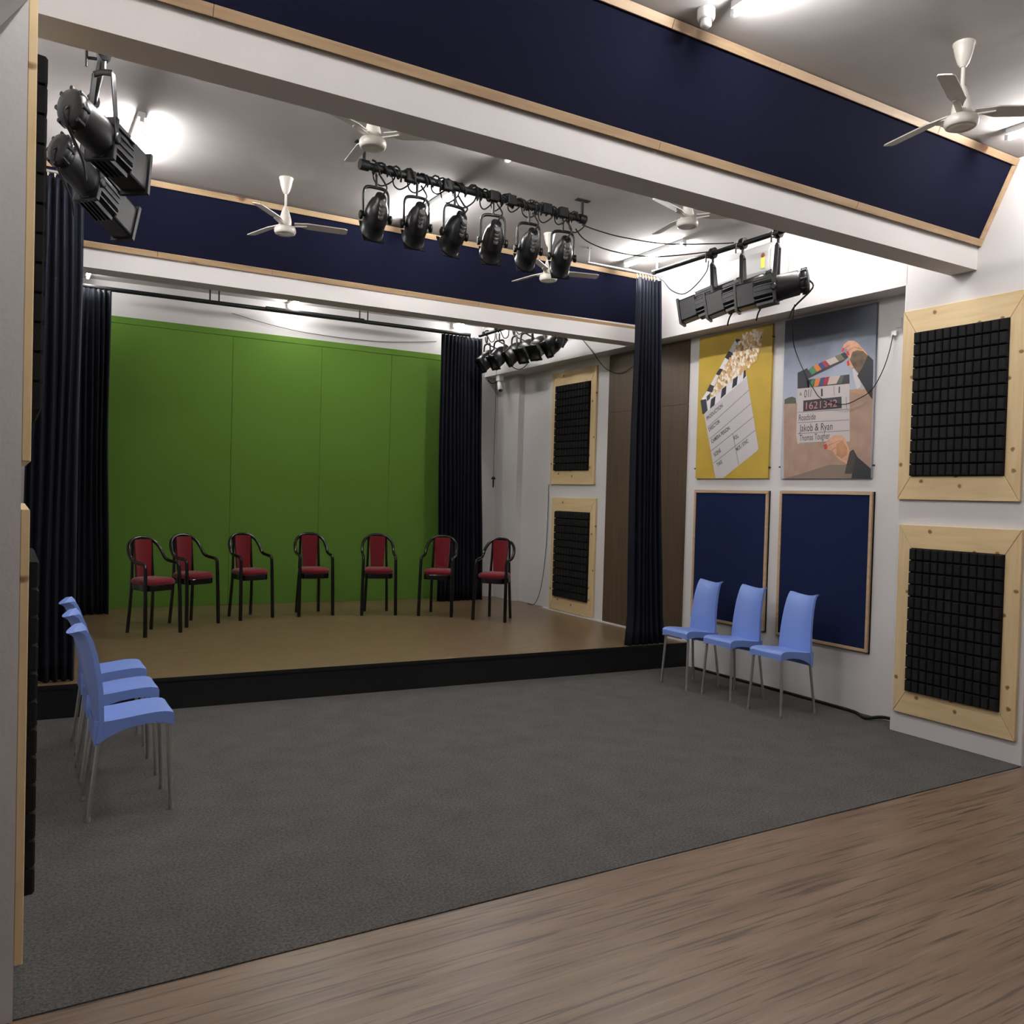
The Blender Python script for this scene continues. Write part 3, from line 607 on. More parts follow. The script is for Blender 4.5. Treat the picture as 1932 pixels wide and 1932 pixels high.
# ------------------------------------------------------------------ blue plastic chairs
def blue_chair(label, loc, rotz):
    t = thing('plastic_chair', label, 'chair', loc, rotz, 'blue plastic chairs')
    # seat: side profile (x, top z, bottom z), front is +x
    prof = [(-0.165, 0.474, 0.350), (-0.14, 0.472, 0.366), (-0.10, 0.474, 0.392), (-0.05, 0.479, 0.414), (0.0, 0.485, 0.428), (0.06, 0.492, 0.436), (0.11, 0.496, 0.437), (0.15, 0.496, 0.432), (0.178, 0.491, 0.424), (0.190, 0.484, 0.420), (0.194, 0.474, 0.419)]
    ny = 9; hw = 0.155
    top, bot = [], []
    for x, zt_, zb_ in prof:
        rt, rb = [], []
        for j in range(ny):
            v = -1+2*j/(ny-1); y = hw*v*(1.0 - 0.03*(x < -0.12))
            dish = -0.009*(1-v*v)*(1 if x < 0.15 else 0.6)
            rnd = -0.006*max(0, abs(v)-0.85)/0.15
            rt.append((x, y, zt_+dish+rnd)); rb.append((x, y*0.985, zb_+0.012*(1-v**8)))
        top.append(rt); bot.append(rb)
    m = MB(); m.grid(top); m.grid([r[::-1] for r in bot])
    n = len(prof)
    for j in (0, ny-1):
        vs = [top[i][j] for i in range(n)]+[bot[i][j] for i in range(n)]
        m.add(vs, [(i, i+1, n+i+1, n+i) for i in range(n-1)], 0, True)
    for i in (0, n-1):
        vs = top[i]+bot[i]; m.add(vs, [(j, j+1, ny+j+1, ny+j) for j in range(ny-1)], 0, True)
    o = m.build('seat', M_BLUE, t)
    es = o.modifiers.new('edge', 'EDGE_SPLIT'); es.split_angle = math.radians(38)
    # backrest: front curve x(z), plan-curved, tapering
    bz = [(0.365, -0.134, 0.154), (0.44, -0.124, 0.155), (0.48, -0.122, 0.153), (0.55, -0.124, 0.150), (0.62, -0.128, 0.146), (0.70, -0.138, 0.141), (0.78, -0.152, 0.136), (0.85, -0.172, 0.131), (0.885, -0.188, 0.129), (0.905, -0.205, 0.128)]
    fr, bk = [], []
    for k, (z, x, hw_) in enumerate(bz):
        a, b = [], []
        for j in range(11):
            v = -1+2*j/10; sag = 0.045*(1-v*v)*min(1, max(0.25, (z-0.36)/0.3))
            zt_ = z - (0.022*(1-v*v) if z > 0.87 else 0.022*(1-v*v)*max(0, (z-0.7)/0.2))
            th = 0.022 + (0.010 if z > 0.89 else 0)
            a.append((x-sag, v*hw_, zt_)); b.append((x-sag-th, v*hw_*0.99, zt_-(0.004 if z > 0.89 else 0)))
        fr.append(a); bk.append(b)
    m = MB(); m.grid(fr); m.grid([r[::-1] for r in bk]); n = len(bz)
    for j in (0, 10):
        vs = [fr[i][j] for i in range(n)]+[bk[i][j] for i in range(n)]
        m.add(vs, [(i, i+1, n+i+1, n+i) for i in range(n-1)], 0, True)
    for i in (0, n-1):
        m.add(fr[i]+bk[i], [(j, j+1, 11+j+1, 11+j) for j in range(10)], 0, True)
    o = m.build('backrest', M_BLUE, t)
    es = o.modifiers.new('edge', 'EDGE_SPLIT'); es.split_angle = math.radians(40)
    for sx_, top_, foot in (('f', (0.165, 0.138, 0.445), (0.185, 0.160, 0.0)), ('r', (-0.140, 0.135, 0.41), (-0.185, 0.160, 0.0))):
        for s in (-1, 1):
            a = Vector((top_[0], top_[1]*s, top_[2])); b = Vector((foot[0], foot[1]*s, 0.012)); c = Vector((foot[0], foot[1]*s, 0.0))
            mb = MB().tube([a, b], 0.0105, 10); lg = mb.build('leg', M_LEG, t)
            MB().tube([b+(a-b)*0.02, c], 0.0118, 10).build('foot_cap', M_FOOT, lg)
    return t
bc = blue_chair('blue plastic chair of the right-hand row, nearest the framed foam panels', (5.135, 4.515, 0), PI)
index_kids()
dup(bc, 'blue plastic chair in the middle of the row against the navy boards', (5.15, 5.04, 0), PI)
dup(bc, 'blue plastic chair of the right-hand row closest to the stage', (5.12, 5.515, 0), PI)
dup(bc, 'blue plastic chair on the left, nearest the camera', (0.535, 4.60, 0), 0)
dup(bc, 'blue plastic chair in the middle of the left-hand row', (0.545, 5.165, 0), 0)
dup(bc, 'blue plastic chair of the left-hand row farthest from the camera, by the stage', (0.555, 5.72, 0), 0)

# ------------------------------------------------------------------ red armchairs on the stage
def red_chair(label, loc, rotz):
    t = thing('armchair', label, 'chair', loc, rotz, 'red velvet armchairs on the stage')
    side = lambda s: [(0.150, 0.178*s, 0.61), (0.143, 0.177*s, 0.637), (0.118, 0.176*s, 0.652), (0.05, 0.176*s, 0.660), (-0.02, 0.176*s, 0.672), (-0.065, 0.176*s, 0.70), (-0.105, 0.172*s, 0.755), (-0.138, 0.150*s, 0.812), (-0.158, 0.108*s, 0.853), (-0.168, 0.055*s, 0.873)]
    path = side(-1)+[(-0.171, 0, 0.879)]+side(1)[::-1]
    MB().tube(smooth_path(path, 4), 0.0165, 10).build('arm_frame', M_LACQ, t, label='black bent tube arms and top rail')
    for s in (-1, 1):
        MB().tube([(0.176, 0.186*s, 0.0), (0.166, 0.182*s, 0.30), (0.156, 0.179*s, 0.52), (0.150, 0.178*s, 0.615)], [0.0185, 0.0185, 0.017, 0.0165], 10).build('leg', M_LACQ, t)
        MB().tube([(-0.172, 0.125*s, 0.0), (-0.150, 0.118*s, 0.25), (-0.138, 0.112*s, 0.44), (-0.146, 0.106*s, 0.62), (-0.162, 0.100*s, 0.856)], [0.0165, 0.016, 0.015, 0.013, 0.012], 10).build('leg', M_LACQ, t)
    # seat frame ring and cushion with rounded front
    pl = []
    for i in range(28):
        a = 2*PI*i/28; c, s_ = math.cos(a), math.sin(a)
        e = 0.45
        pl.append((math.copysign(abs(c)**e, c)*0.158+0.005, math.copysign(abs(s_)**e, s_)*(0.158 if c > 0 else 0.138)))
    MB().prism(pl, 0.405, 0.462).build('seat_frame', M_LACQ, t, 0.006)
    m = MB(); rings = []
    for z, k in ((0.458, 0.97), (0.472, 1.03), (0.490, 1.035), (0.506, 0.98), (0.516, 0.85), (0.520, 0.5), (0.521, 0.05)):
        rings.append([((x-0.005)*k+0.005, y*k, z) for x, y in pl])
    rings = [r+[r[0]] for r in rings]
    m.grid(rings); m.build('seat', M_RED, t, label='red velvet cushion')
    # back cushion: slightly tapering, curved
    fr, bk = [], []
    for z, x, hw_ in ((0.50, -0.128, 0.072), (0.60, -0.132, 0.077), (0.70, -0.139, 0.083), (0.79, -0.147, 0.087), (0.845, -0.152, 0.088), (0.862, -0.156, 0.082)):
        fr.append([(x+0.012-0.014*(1-(v/4)**2)+0.004, v/4*hw_, z) for v in range(-4, 5)]); bk.append([(x-0.016-0.014*(1-(v/4)**2), v/4*hw_, z) for v in range(-4, 5)])
    m = MB(); m.grid(fr); m.grid([r[::-1] for r in bk]); n = len(fr)
    for j in (0, 8): m.add([fr[i][j] for i in range(n)]+[bk[i][j] for i in range(n)], [(i, i+1, n+i+1, n+i) for i in range(n-1)])
    for i in (0, n-1): m.add(fr[i]+bk[i], [(j, j+1, 10+j, 9+j) for j in range(8)])
    m.build('backrest', M_RED, t, label='red velvet back panel')
    return t
D = math.radians
rc = red_chair('red velvet armchair at the left end of the curved row on stage', (1.165, 8.46, 0.23), D(-62))
index_kids()
dup(rc, 'red velvet armchair second from the left on stage, half behind the end chair', (1.60, 8.91, 0.23), D(-63))
dup(rc, 'red velvet armchair third from the left on stage, before the green backdrop', (2.215, 9.15, 0.23), D(-74))
dup(rc, 'red velvet armchair in the middle of the seven on stage', (2.905, 9.16, 0.23), D(-92))
dup(rc, 'red velvet armchair facing the camera squarely, fifth from the left on stage', (3.60, 8.975, 0.23), D(-106))
dup(rc, 'red velvet armchair in front of the back right curtain', (4.21, 8.66, 0.23), D(-128))
dup(rc, 'red velvet armchair at the right end of the curved row, by the white wall', (4.635, 8.12, 0.23), D(-140))

# ------------------------------------------------------------------ ceiling fans
def fan(label, x, y, ang, rod=0.0):
    t = thing('ceiling_fan', label, 'fan', (x, y, ZC), ang, 'white ceiling fans')
    MB().lathe([(0.050, 0.0), (0.050, -0.008), (0.047, -0.012), (0.040, -0.05), (0.026, -0.095), (0.013, -0.115)], n=20).build('canopy', M_FAN, t)
    MB().tube([(0, 0, -0.10), (0, 0, -0.225+rod)], 0.009, 10).build('down_rod', M_FAN, t)
    MB().lathe([(0.014, -0.205), (0.022, -0.225), (0.033, -0.262), (0.043, -0.30), (0.047, -0.335), (0.045, -0.345)], (0, 0, rod), n=20).build('shroud', M_FAN, t)
    MB().lathe([(0.046, -0.343), (0.068, -0.350), (0.075, -0.362), (0.076, -0.382), (0.070, -0.396), (0.058, -0.402), (0.056, -0.399), (0.030, -0.401), (0.002, -0.402)], (0, 0, rod), n=28).build('motor', M_FAN, t)
    for k in range(3):
        R = Matrix.Rotation(2*PI*k/3, 4, 'Z')
        m = MB()
        pts = [(0.062, 0.014), (0.12, 0.030), (0.16, 0.044), (0.42, 0.040), (0.437, 0.030), (0.44, 0.0), (0.437, -0.028), (0.42, -0.036), (0.16, -0.034), (0.12, -0.024), (0.062, -0.014)]
        vs = []
        for zz in (0.0, -0.006):
            for px, py in pts:
                vs.append(R @ Vector((px, py, -0.315+rod+zz+-py*0.22-0.02*px)))
        n = len(pts); m.add(vs, [tuple(range(n)), tuple(range(2*n-1, n-1, -1))]+[(i, n+i, n+(i+1) % n, (i+1) % n) for i in range(n)])
        bl = m.build('blade', M_BLADE, t)
        arm = MB(); arm.add([R @ Vector(p) for p in [(0.05, -0.013, -0.338+rod), (0.15, -0.016, -0.326+rod), (0.15, 0.016, -0.318+rod), (0.05, 0.013, -0.336+rod), (0.05, -0.013, -0.344+rod), (0.15, -0.016, -0.332+rod), (0.15, 0.016, -0.324+rod), (0.05, 0.013, -0.342+rod)]], [(0, 1, 2, 3), (7, 6, 5, 4), (0, 4, 5, 1), (1, 5, 6, 2), (2, 6, 7, 3), (3, 7, 4, 0)])
        arm.build('blade_bracket', M_FAN, bl)
    return t
fa = fan('white ceiling fan nearest the camera, at the top right', 3.907, 2.464, D(83))
index_kids()
fb = fan('white ceiling fan beside the left end of the lighting bar', 1.735, 4.56, D(87), 0.10)
dup(fa, 'white ceiling fan left of the lighting bar, hanging in front of the far navy panel', (1.684, 6.12, ZC), D(109))
dup(fa, 'white ceiling fan partly hidden behind the right-hand cans of the lighting bar', (3.916, 6.097, ZC), D(101))
index_kids()
dup(fb, 'white ceiling fan above the right side rail, against the near beam', (4.09, 4.58, ZC), D(80))

# ------------------------------------------------------------------ fluorescent tubes
def tube_light(label, x, y0, y1):
    L = y1-y0
    t = thing('tube_light', label, 'ceiling light', (x, (y0+y1)/2, ZC), group='fluorescent tubes on the ceiling')
    MB().box((-0.021, -L/2, -0.032), (0.021, L/2, 0.0)).build('batten', M_WHITE, t)
    for s in (-1, 1): MB().box((-0.012, s*L/2-0.012, -0.062), (0.012, s*L/2+0.012, -0.028)).build('lamp_holder', M_WHITE, t)
    MB().tube([(0, -L/2+0.012, -0.053), (0, L/2-0.012, -0.053)], 0.0125, 12).build('tube', M_TUBE if L > 0.6 else M_TUBE2, t, label='glowing white tube')
    return t
TL = [('fluorescent tube at the top of the picture, above the near navy panel', 2.755, 1.97, 2.82),
      ('fluorescent tube at the right picture edge, beside the nearest fan', 5.01, 2.02, 2.87),
      ('fluorescent tube glowing behind the left-hand profile spots', 0.66, 5.55, 6.35),
      ('fluorescent tube glowing behind the cans of the lighting bar', 2.757, 5.60, 6.42),
      ('fluorescent tube beside the right side rail, near the front right curtain', 4.935, 5.55, 6.36),
      ('fluorescent tube whose end peeps out under the near beam', 2.757, 3.97, 4.83),
      ('fluorescent tube over the back left curtain', 0.70, 9.55, 10.07),
      ('fluorescent tube above the middle of the curtain track', 2.85, 9.58, 10.13),
      ('fluorescent tube above the back right curtain', 4.96, 9.42, 9.95),
      ('fluorescent tube hidden behind the near beam on the right', 5.035, 3.86, 4.71),
      ('fluorescent tube hidden behind the far beam over the middle of the stage', 2.85, 8.35, 9.20),
      ('fluorescent tube hidden behind the far beam by the right wall of the stage', 4.75, 7.75, 8.60),
      ('fluorescent tube hidden behind the near beam on the left', 0.66, 3.86, 4.71),
      ('fluorescent tube over the wood floor beside the camera, out of view', 2.757, -0.6, 0.25),
      ('fluorescent tube over the right part of the wood floor, out of view', 5.01, -0.6, 0.25),
      ('fluorescent tube over the left end of the wood floor, out of view', 0.45, 1.75, 2.6),
      ('fluorescent tube left of the white pilaster, out of view', -1.6, 0.9, 1.75),
      ]
for a in TL: tube_light(*a)

# ------------------------------------------------------------------ lighting bar and par cans
def ubar(pts, r, n=8): return MB().tube(smooth_path(pts, 3), r, n)
def par_can(label, loc, rotz, tilt, group, name='par_can', drop=0.315):
    """hangs from a pipe at its origin; the pipe runs along local x, the lamp points along local +y and down"""
    t = thing(name, label, 'stage light', loc, rotz, group); t.scale = (1, 1, 1.35); KZ = 1/1.35; drop *= KZ
    MB().tube([(0, 0.031*math.sin(a*0.1), 0.031*math.cos(a*0.1)/1.35) for a in range(-12, 33, 3)], 0.0055, 8).tube([(0, 0, -0.031), (0, 0, -0.128*KZ)], 0.009, 8).box((-0.012, 0.036, -0.010), (0.012, 0.058, 0.010)).build('clamp', M_BLACKM, t)
    w_ = 0.086
    ubar([(-w_, 0, -drop), (-w_, 0, -0.19*KZ), (-w_*0.9, 0, -0.145*KZ), (-w_*0.6, 0, -0.128*KZ), (0, 0, -0.125*KZ), (w_*0.6, 0, -0.128*KZ), (w_*0.9, 0, -0.145*KZ), (w_, 0, -0.19*KZ), (w_, 0, -drop)], 0.0085).build('yoke', M_BLACKM, t)
    ax = Vector((0, math.cos(tilt), -math.sin(tilt))); c = Vector((0, 0, -drop))
    body = MB().lathe([(0.024, -0.128), (0.036, -0.122), (0.040, -0.098), (0.056, -0.080), (0.068, -0.050), (0.0745, -0.01), (0.0755, 0.01), (0.073, 0.014), (0.073, 0.075), (0.077, 0.078), (0.077, 0.086), (0.068, 0.086), (0.06, 0.07), (0.02, 0.06)], c, ax, 22).build('body', M_BLACKM, t)
    up = Vector((0, math.sin(tilt), math.cos(tilt)))
    M = Matrix((Vector((1, 0, 0)), ax.cross(Vector((1, 0, 0))), ax)).transposed().to_4x4(); M.translation = c
    g = MB(); a = 0.071
    for lo, hi in (((-a, -a), (a, -a+0.02)), ((-a, a-0.02), (a, a)), ((-a, -a+0.02), (-a+0.02, a-0.02)), ((a-0.02, -a+0.02), (a, a-0.02))):
        g.prism([(lo[0], lo[1]), (hi[0], lo[1]), (hi[0], hi[1]), (lo[0], hi[1])], 0.086, 0.091, M=M)
    g.build('gel_frame', M_BLACKM, t)
    for s in (-1, 1):
        MB().lathe([(0.006, 0), (0.006, 0.012), (0.020, 0.014), (0.022, 0.03), (0.016, 0.034)], (s*0.076, 0, -drop), (s, 0, 0), 12).build('tilt_knob', M_BLACKM, t)
    # ribbed lamp cap plate with a little label on the back of the bell
    cp = MB()
    for k in range(4):
        p = c-ax*(0.118-0.020*k)-ax.cross(Vector((1, 0, 0)))*(-0.048-0.006*k)
        cp.lathe([(0.02-0.001*k, -0.006), (0.02-0.001*k, 0.006)], p, ax, 10)
    cp.build('lamp_cap', M_GREYL, t)
    pw = c-ax*0.12
    MB().tube(smooth_path([pw, pw+Vector((0.02, -0.03, 0.03)), (0.06, -0.02, -0.08), (0.03, 0.01, -0.03)], 5), 0.0055, 6).build('power_cord', M_CABLE, t)
    return t
BZ = 3.678
bar = thing('lighting_bar', 'black lighting bar wrapped in cables, hung from the ceiling in mid room', 'lighting bar', (2.8, 5.24, BZ))
MB().tube([(-0.90, -0.03, 0), (0.90, 0.03, 0)], 0.024, 14).build('pipe', M_PIPE, bar)
for x, y in ((-0.872, -0.029), (0.868, 0.029)):
    m = MB().tube([(x, y, 0.0), (x, y, ZC-BZ)], 0.012, 8); m.box((x-0.06, y-0.02, ZC-BZ-0.008), (x+0.06, y+0.02, ZC-BZ)); m.tube([(x-0.03, y-0.001, 0), (x+0.03, y+0.001, 0)], 0.034, 12)
    m.build('hanger', M_PIPE, bar)
rw = random.Random(11)
for k in range(3):
    pts = []
    for i in range(150):
        u = i/149; x = -0.82+1.64*u; a = 2*PI*(u*(9+4*k)+k*0.3); r = 0.030+0.006*k+0.006*math.sin(40*u+k)
        pts.append((x, x*0.033+r*math.cos(a), r*math.sin(a)))
    MB().tube(pts, 0.0065, 6).build('wound_cable', M_CABLE, bar)
for i in range(13):
    x = -0.72+0.125*i+rw.uniform(-0.03, 0.03); d = rw.uniform(0.05, 0.11); w_ = rw.uniform(0.04, 0.075)
    MB().tube(smooth_path([(x-w_, 0.02, -0.015), (x-w_*0.7, 0.03, -d*0.8), (x, 0.03, -d), (x+w_*0.8, 0.0, -d*0.6), (x+w_, -0.02, -0.01)], 5), 0.005, 6).build('cable_loop', M_CABLE, bar)
for i, x in enumerate((-0.55, -0.28, 0.08, 0.22, 0.52, 0.66)):
    MB().box((x-0.035, -0.05, -0.04), (x+0.035, 0.0, 0.03)).build('connector', M_CABLE, bar, 0.008)
cans = [(2.015, 'leftmost black par can on the mid-room lighting bar', 62), (2.305, 'second black par can from the left on the lighting bar', 66), (2.590, 'third black par can from the left on the lighting bar, beside the tube glow', 62),
        (2.895, 'fourth black par can from the left on the lighting bar', 58), (3.195, 'fifth black par can from the left on the lighting bar', 60), (3.495, 'rightmost black par can on the lighting bar, covering a fan', 58)]
x, l, tl = cans[0]
pc = par_can(l, (x, 5.24+(x-2.8)*0.033, BZ), 0.0, D(40), 'par cans on the mid-room bar')
index_kids()
for i, (x, l, tl) in enumerate(cans[1:]):
    dup(pc, l, (x, 5.24+(x-2.8)*0.033, BZ), D((-6, 8, -14, -10, -16)[i]))

# rear bar along the right wall with six more cans
rb = thing('lighting_bar', 'lighting bar along the right wall over the stage, half hidden by the far beam', 'lighting bar', (5.10, 8.5, 3.60))
MB().tube([(0, -1.0, 0), (0, 1.0, 0)], 0.022, 12).build('pipe', M_PIPE, rb)
for y in (-0.9, 0.9):
    MB().tube([(0, y, 0), (0, y, ZC-3.60)], 0.011, 8).build('hanger', M_CHROME, rb)
for i in range(5):
    y = -0.7+0.33*i
    MB().tube(smooth_path([(0.01, y, -0.02), (0.03, y+0.05, -0.10), (0.02, y+0.13, -0.11), (0.01, y+0.2, -0.02)], 5), 0.006, 6).build('cable_loop', M_CABLE, rb)
rl = ['par can nearest the back right curtain on the bar over the stage', 'second par can from the back curtain on the bar over the stage', 'third par can from the back curtain on the bar over the stage', 'fourth par can from the back curtain on the bar over the stage', 'fifth par can from the back curtain on the bar over the stage', 'par can at the near end of the bar over the stage, under the far beam']
for i, (y, l) in enumerate(zip((9.30, 9.00, 8.64, 8.36, 8.10, 7.80), rl)):
    dup(pc, l, (5.10, y, 3.60), D(90+(-8, 6, -14, 10, 16, -10)[i]), group='par cans over the stage').scale = (1.22, 1.22, 1.42)

# ------------------------------------------------------------------ profile spots on the side rails
def profile_spot(label, pivot, direction, pipe, group):
    """long ellipsoidal spot: lamp house at the back, finned barrel, square lens tube in front"""
    K = 1.35; pipe = (pipe[0], pipe[1], pivot[2]+(pipe[2]-pivot[2])/K)
    ax = Vector((direction[0], direction[1], direction[2]/K)).normalized()
    t = thing('profile_spot', label, 'stage light', pivot, group=group)
    t.scale = (1, 1, K)
    lat = Vector((0, 0, 1)).cross(ax).normalized(); up = ax.cross(lat)
    M = Matrix((lat, up, ax)).transposed().to_4x4()
    MB().lathe([(0.030, -0.245), (0.058, -0.240), (0.068, -0.225), (0.070, -0.205), (0.062, -0.198), (0.062, -0.175), (0.070, -0.168), (0.072, -0.05), (0.074, -0.045), (0.074, -0.02)], (0, 0, 0), ax, 20).build('lamp_house', M_BLACKM, t)
    m = MB()
    for k in range(8):
        a = 2*PI*k/8; m.box((0, 0, 0), (0, 0, 0)) if False else None
        p = lat*math.cos(a)*0.066+up*math.sin(a)*0.066
        m.tube([p-ax*0.235, p-ax*0.19], 0.009, 6)
    m.build('rear_vent', M_BLACKM, t, kind='stuff')
    oct_ = [(0.078*math.cos(PI/8+PI/4*k), 0.078*math.sin(PI/8+PI/4*k)) for k in range(8)]
    MB().prism(oct_, -0.02, 0.155, M=M).build('barrel', M_BLACKM, t, 0.004)
    f = MB()
    for k in range(5):
        for s in (-1, 1):
            x = -0.05+0.025*k
            f.prism([(x-0.003, s*0.064), (x+0.003, s*0.064), (x+0.003, s*0.080), (x-0.003, s*0.080)], 0.0, 0.14, M=M)
            f.prism([(s*0.062, x-0.003), (s*0.078, x-0.003), (s*0.078, x+0.003), (s*0.062, x+0.003)], 0.0, 0.14, M=M)
    f.build('cooling_fin', M_DGREY, t, kind='stuff')
    MB().prism([(-0.078, -0.078), (0.078, -0.078), (0.078, 0.078), (-0.078, 0.078)], -0.012, 0.012, M=M).build('gate_plate', M_BLACKM, t, 0.004)
    MB().prism([(-0.066, -0.068), (0.066, -0.068), (0.066, 0.068), (-0.066, 0.068)], 0.14, 0.285, M=M).build('lens_tube', M_BLACKM, t, 0.01)
    g = MB()
    for lo, hi in (((-0.076, -0.078), (0.076, -0.064)), ((-0.076, 0.064), (0.076, 0.078)), ((-0.076, -0.064), (-0.062, 0.064)), ((0.062, -0.064), (0.076, 0.064))):
        g.prism([(lo[0], lo[1]), (hi[0], lo[1]), (hi[0], hi[1]), (lo[0], hi[1])], 0.278, 0.296, M=M)
    g.build('colour_frame', M_BLACKM, t)
    MB().prism([(-0.062, -0.064), (0.062, -0.064), (0.062, 0.064), (-0.062, 0.064)], 0.2855, 0.29, M=M).build('lens', M_LENS, t)
    # yoke straps up to the clamp on the pipe
    P = Vector(pipe)-Vector(pivot); top = P-Vector((0, 0, 0.07))
    for s in (-1, 1):
        a = lat*0.080*s; b = Vector((a.x*0.9, a.y*0.9, top.z)); y = MB()
        w_ = Vector((ax.x, ax.y, 0)).normalized()*0.015; th = lat*0.004
        for q0, q1 in ((a, Vector((a.x*0.6+top.x*0.9, a.y*0.6+top.y*0.9, top.z*0.97))),):
            y.add([q0-w_-th, q0+w_-th, q0+w_+th, q0-w_+th, q1-w_-th, q1+w_-th, q1+w_+th, q1-w_+th], [(0, 1, 2, 3), (4, 5, 6, 7), (0, 1, 5, 4), (1, 2, 6, 5), (2, 3, 7, 6), (3, 0, 4, 7)])
        y.build('yoke', M_DGREY, t, 0.002)
        MB().lathe([(0.02, 0), (0.021, 0.007), (0.012, 0.010)], a, lat*s, 12).build('tilt_knob', M_BLACKM, t)
    q = [Vector((lat.x*0.050*s+top.x*0.9, lat.y*0.050*s+top.y*0.9, top.z*0.97)) for s in (-1, 1)]
    MB().tube([q[0], Vector((top.x, top.y, top.z)), q[1]], 0.012, 8).tube([top, P], 0.011, 8).build('yoke_bridge', M_DGREY, t)
    MB().tube([P+Vector((0, -0.022, 0)), P+Vector((0, 0.022, 0))], 0.034, 12).tube([P+Vector((-0.03, 0, -0.03)), P+Vector((-0.075, 0.0, -0.035))], 0.006, 6).tube([P+Vector((-0.075, 0.0, -0.065)), P+Vector((-0.075, 0.0, -0.005))], 0.006, 6).build('clamp', M_BLACKM, t)
    b = -ax*0.24
    MB().tube(smooth_path([b, b-ax*0.03-Vector((0, 0, 0.05)), b+ax*0.1-Vector((0, 0, 0.13)), b+ax*0.13-Vector((0, 0, 0.19))], 5), 0.006, 6).build('power_cord', M_CABLE, t)
    return t
def side_rail(label, x, y0, y1, z, hang):
    t = thing('lighting_rail', label, 'lighting bar', (x, (y0+y1)/2, z)); L = (y1-y0)/2
    MB().tube([(0, -L, 0), (0, L, 0)], 0.020, 12).build('pipe', M_PIPE, t)
    for y in (-L, L): MB().lathe([(0.0215, -0.02), (0.0215, 0.02)], (0, y, 0), (0, 1, 0), 12).build('end_cap', M_CHROME, t)
    for y in hang: MB().tube([(0, y, 0), (0, y, ZC-z)], 0.009, 8).lathe([(0.03, 0), (0.03, 0.006)], (0, y, ZC-z-0.006), (0, 0, 1), 12).build('hanger', M_CHROME, t)
    return t
side_rail('straight black rail near the right wall carrying three profile spots', 4.95, 4.43, 5.95, 3.628, (-0.73, 0.73))
side_rail('black rail near the left wall carrying two profile spots', 0.37, 4.40, 5.60, 3.66, (-0.55, 0.55))
profile_spot('black profile spot on the right rail nearest the camera, showing its round lamp house', (4.95, 4.543, 3.207), (-0.33, 0.52, -0.12), (4.95, 4.53, 3.628), 'profile spots on the right rail')
profile_spot('black profile spot in the middle of the right rail', (4.95, 4.87, 3.235), (-0.33, 0.52, -0.20), (4.95, 4.89, 3.628), 'profile spots on the right rail')
profile_spot('black profile spot at the stage end of the right rail', (4.95, 5.18, 3.245), (-0.33, 0.52, -0.20), (4.95, 5.22, 3.628), 'profile spots on the right rail')
profile_spot('upper black profile spot at top left, yoke hung from the left rail', (0.363, 4.52, 3.235), (0.345, 0.42, -0.12), (0.37, 4.55, 3.66), 'profile spots on the left rail')
profile_spot('lower black profile spot at top left, beside the front left curtain', (0.362, 5.16, 3.215), (0.33, 0.30, -0.22), (0.37, 5.18, 3.66), 'profile spots on the left rail')

# ------------------------------------------------------------------ air conditioner on the right header
t = thing('air_conditioner', 'white split air conditioner on the wall behind the right rail', 'air conditioner', M=on_right(5.72, 3.40, XP))
pr = [(0, 0.0), (0.13, 0.0), (0.185, 0.03), (0.20, 0.08), (0.205, 0.235), (0.17, 0.30), (0.12, 0.325), (0, 0.325)]
MB().prism([(z, y) for z, y in pr], 0.03, 0.82, M=Matrix(((0, 0, 1, 0), (0, 1, 0, 0), (1, 0, 0, 0), (0, 0, 0, 1)))).build('body', M_ACW, t, 0.006)
for a, b in ((0.0, 0.029), (0.821, 0.85)):
    MB().prism([(z*0.99, y) for z, y in pr], a, b, M=Matrix(((0, 0, 1, 0), (0, 1, 0, 0), (1, 0, 0, 0), (0, 0, 0, 1)))).build('end_cover', M_ACW, t, 0.006)
MB().box((0.05, 0.01, 0.13), (0.8, 0.03, 0.175)).build('air_flap', M_WHITE, t)
MB().box((0.735, 0.10, 0.2035), (0.775, 0.195, 0.2065)).build('sticker', M_YELL, t, label='yellow energy sticker')
m = MB(); m.lathe([(0.019, 0.2025), (0.019, 0.2065)], (0.755, 0.205, 0), (0, 0, 1), 16); m.build('sticker_badge', M_REDL, t, label='dark red badge on top of the sticker')
MB().box((0.8505, 0.235, 0.05), (0.852, 0.29, 0.11)).build('end_label', M_STKR, t)

# smoke detector
t = thing('smoke_detector', 'white smoke detector on the ceiling by the near navy panel', 'smoke detector', (2.69, 2.93, ZC))
MB().lathe([(0.040, 0), (0.040, -0.038), (0.036, -0.046), (0.030, -0.048)], n=24).build('base', M_WHITE, t)
MB().lathe([(0.027, -0.046), (0.020, -0.056), (0.026, -0.060), (0.026, -0.072), (0.018, -0.080), (0.002, -0.081)], n=20).build('sensor', M_WHITE, t)

# security camera under the header
t = thing('security_camera', 'small white bullet camera under the header beside the back right curtain', 'camera', (5.52, 9.70, ZH))
MB().box((-0.035, -0.05, -0.075), (0.035, 0.05, 0.0)).build('junction_box', M_WHITE, t, 0.006)
MB().lathe([(0.03, -0.05), (0.036, -0.03), (0.036, 0.11), (0.030, 0.112)], (0, -0.01, -0.125), (-0.25, -0.6, -0.75), 16).build('housing', M_WHITE, t)
MB().lathe([(0.028, 0.105), (0.026, 0.116), (0.002, 0.118)], (0, -0.01, -0.125), (-0.25, -0.6, -0.75), 14).build('lens', M_LENS, t)
MB().tube([(0, 0, -0.07), (0, -0.01, -0.12)], 0.012, 8).build('bracket', M_WHITE, t)

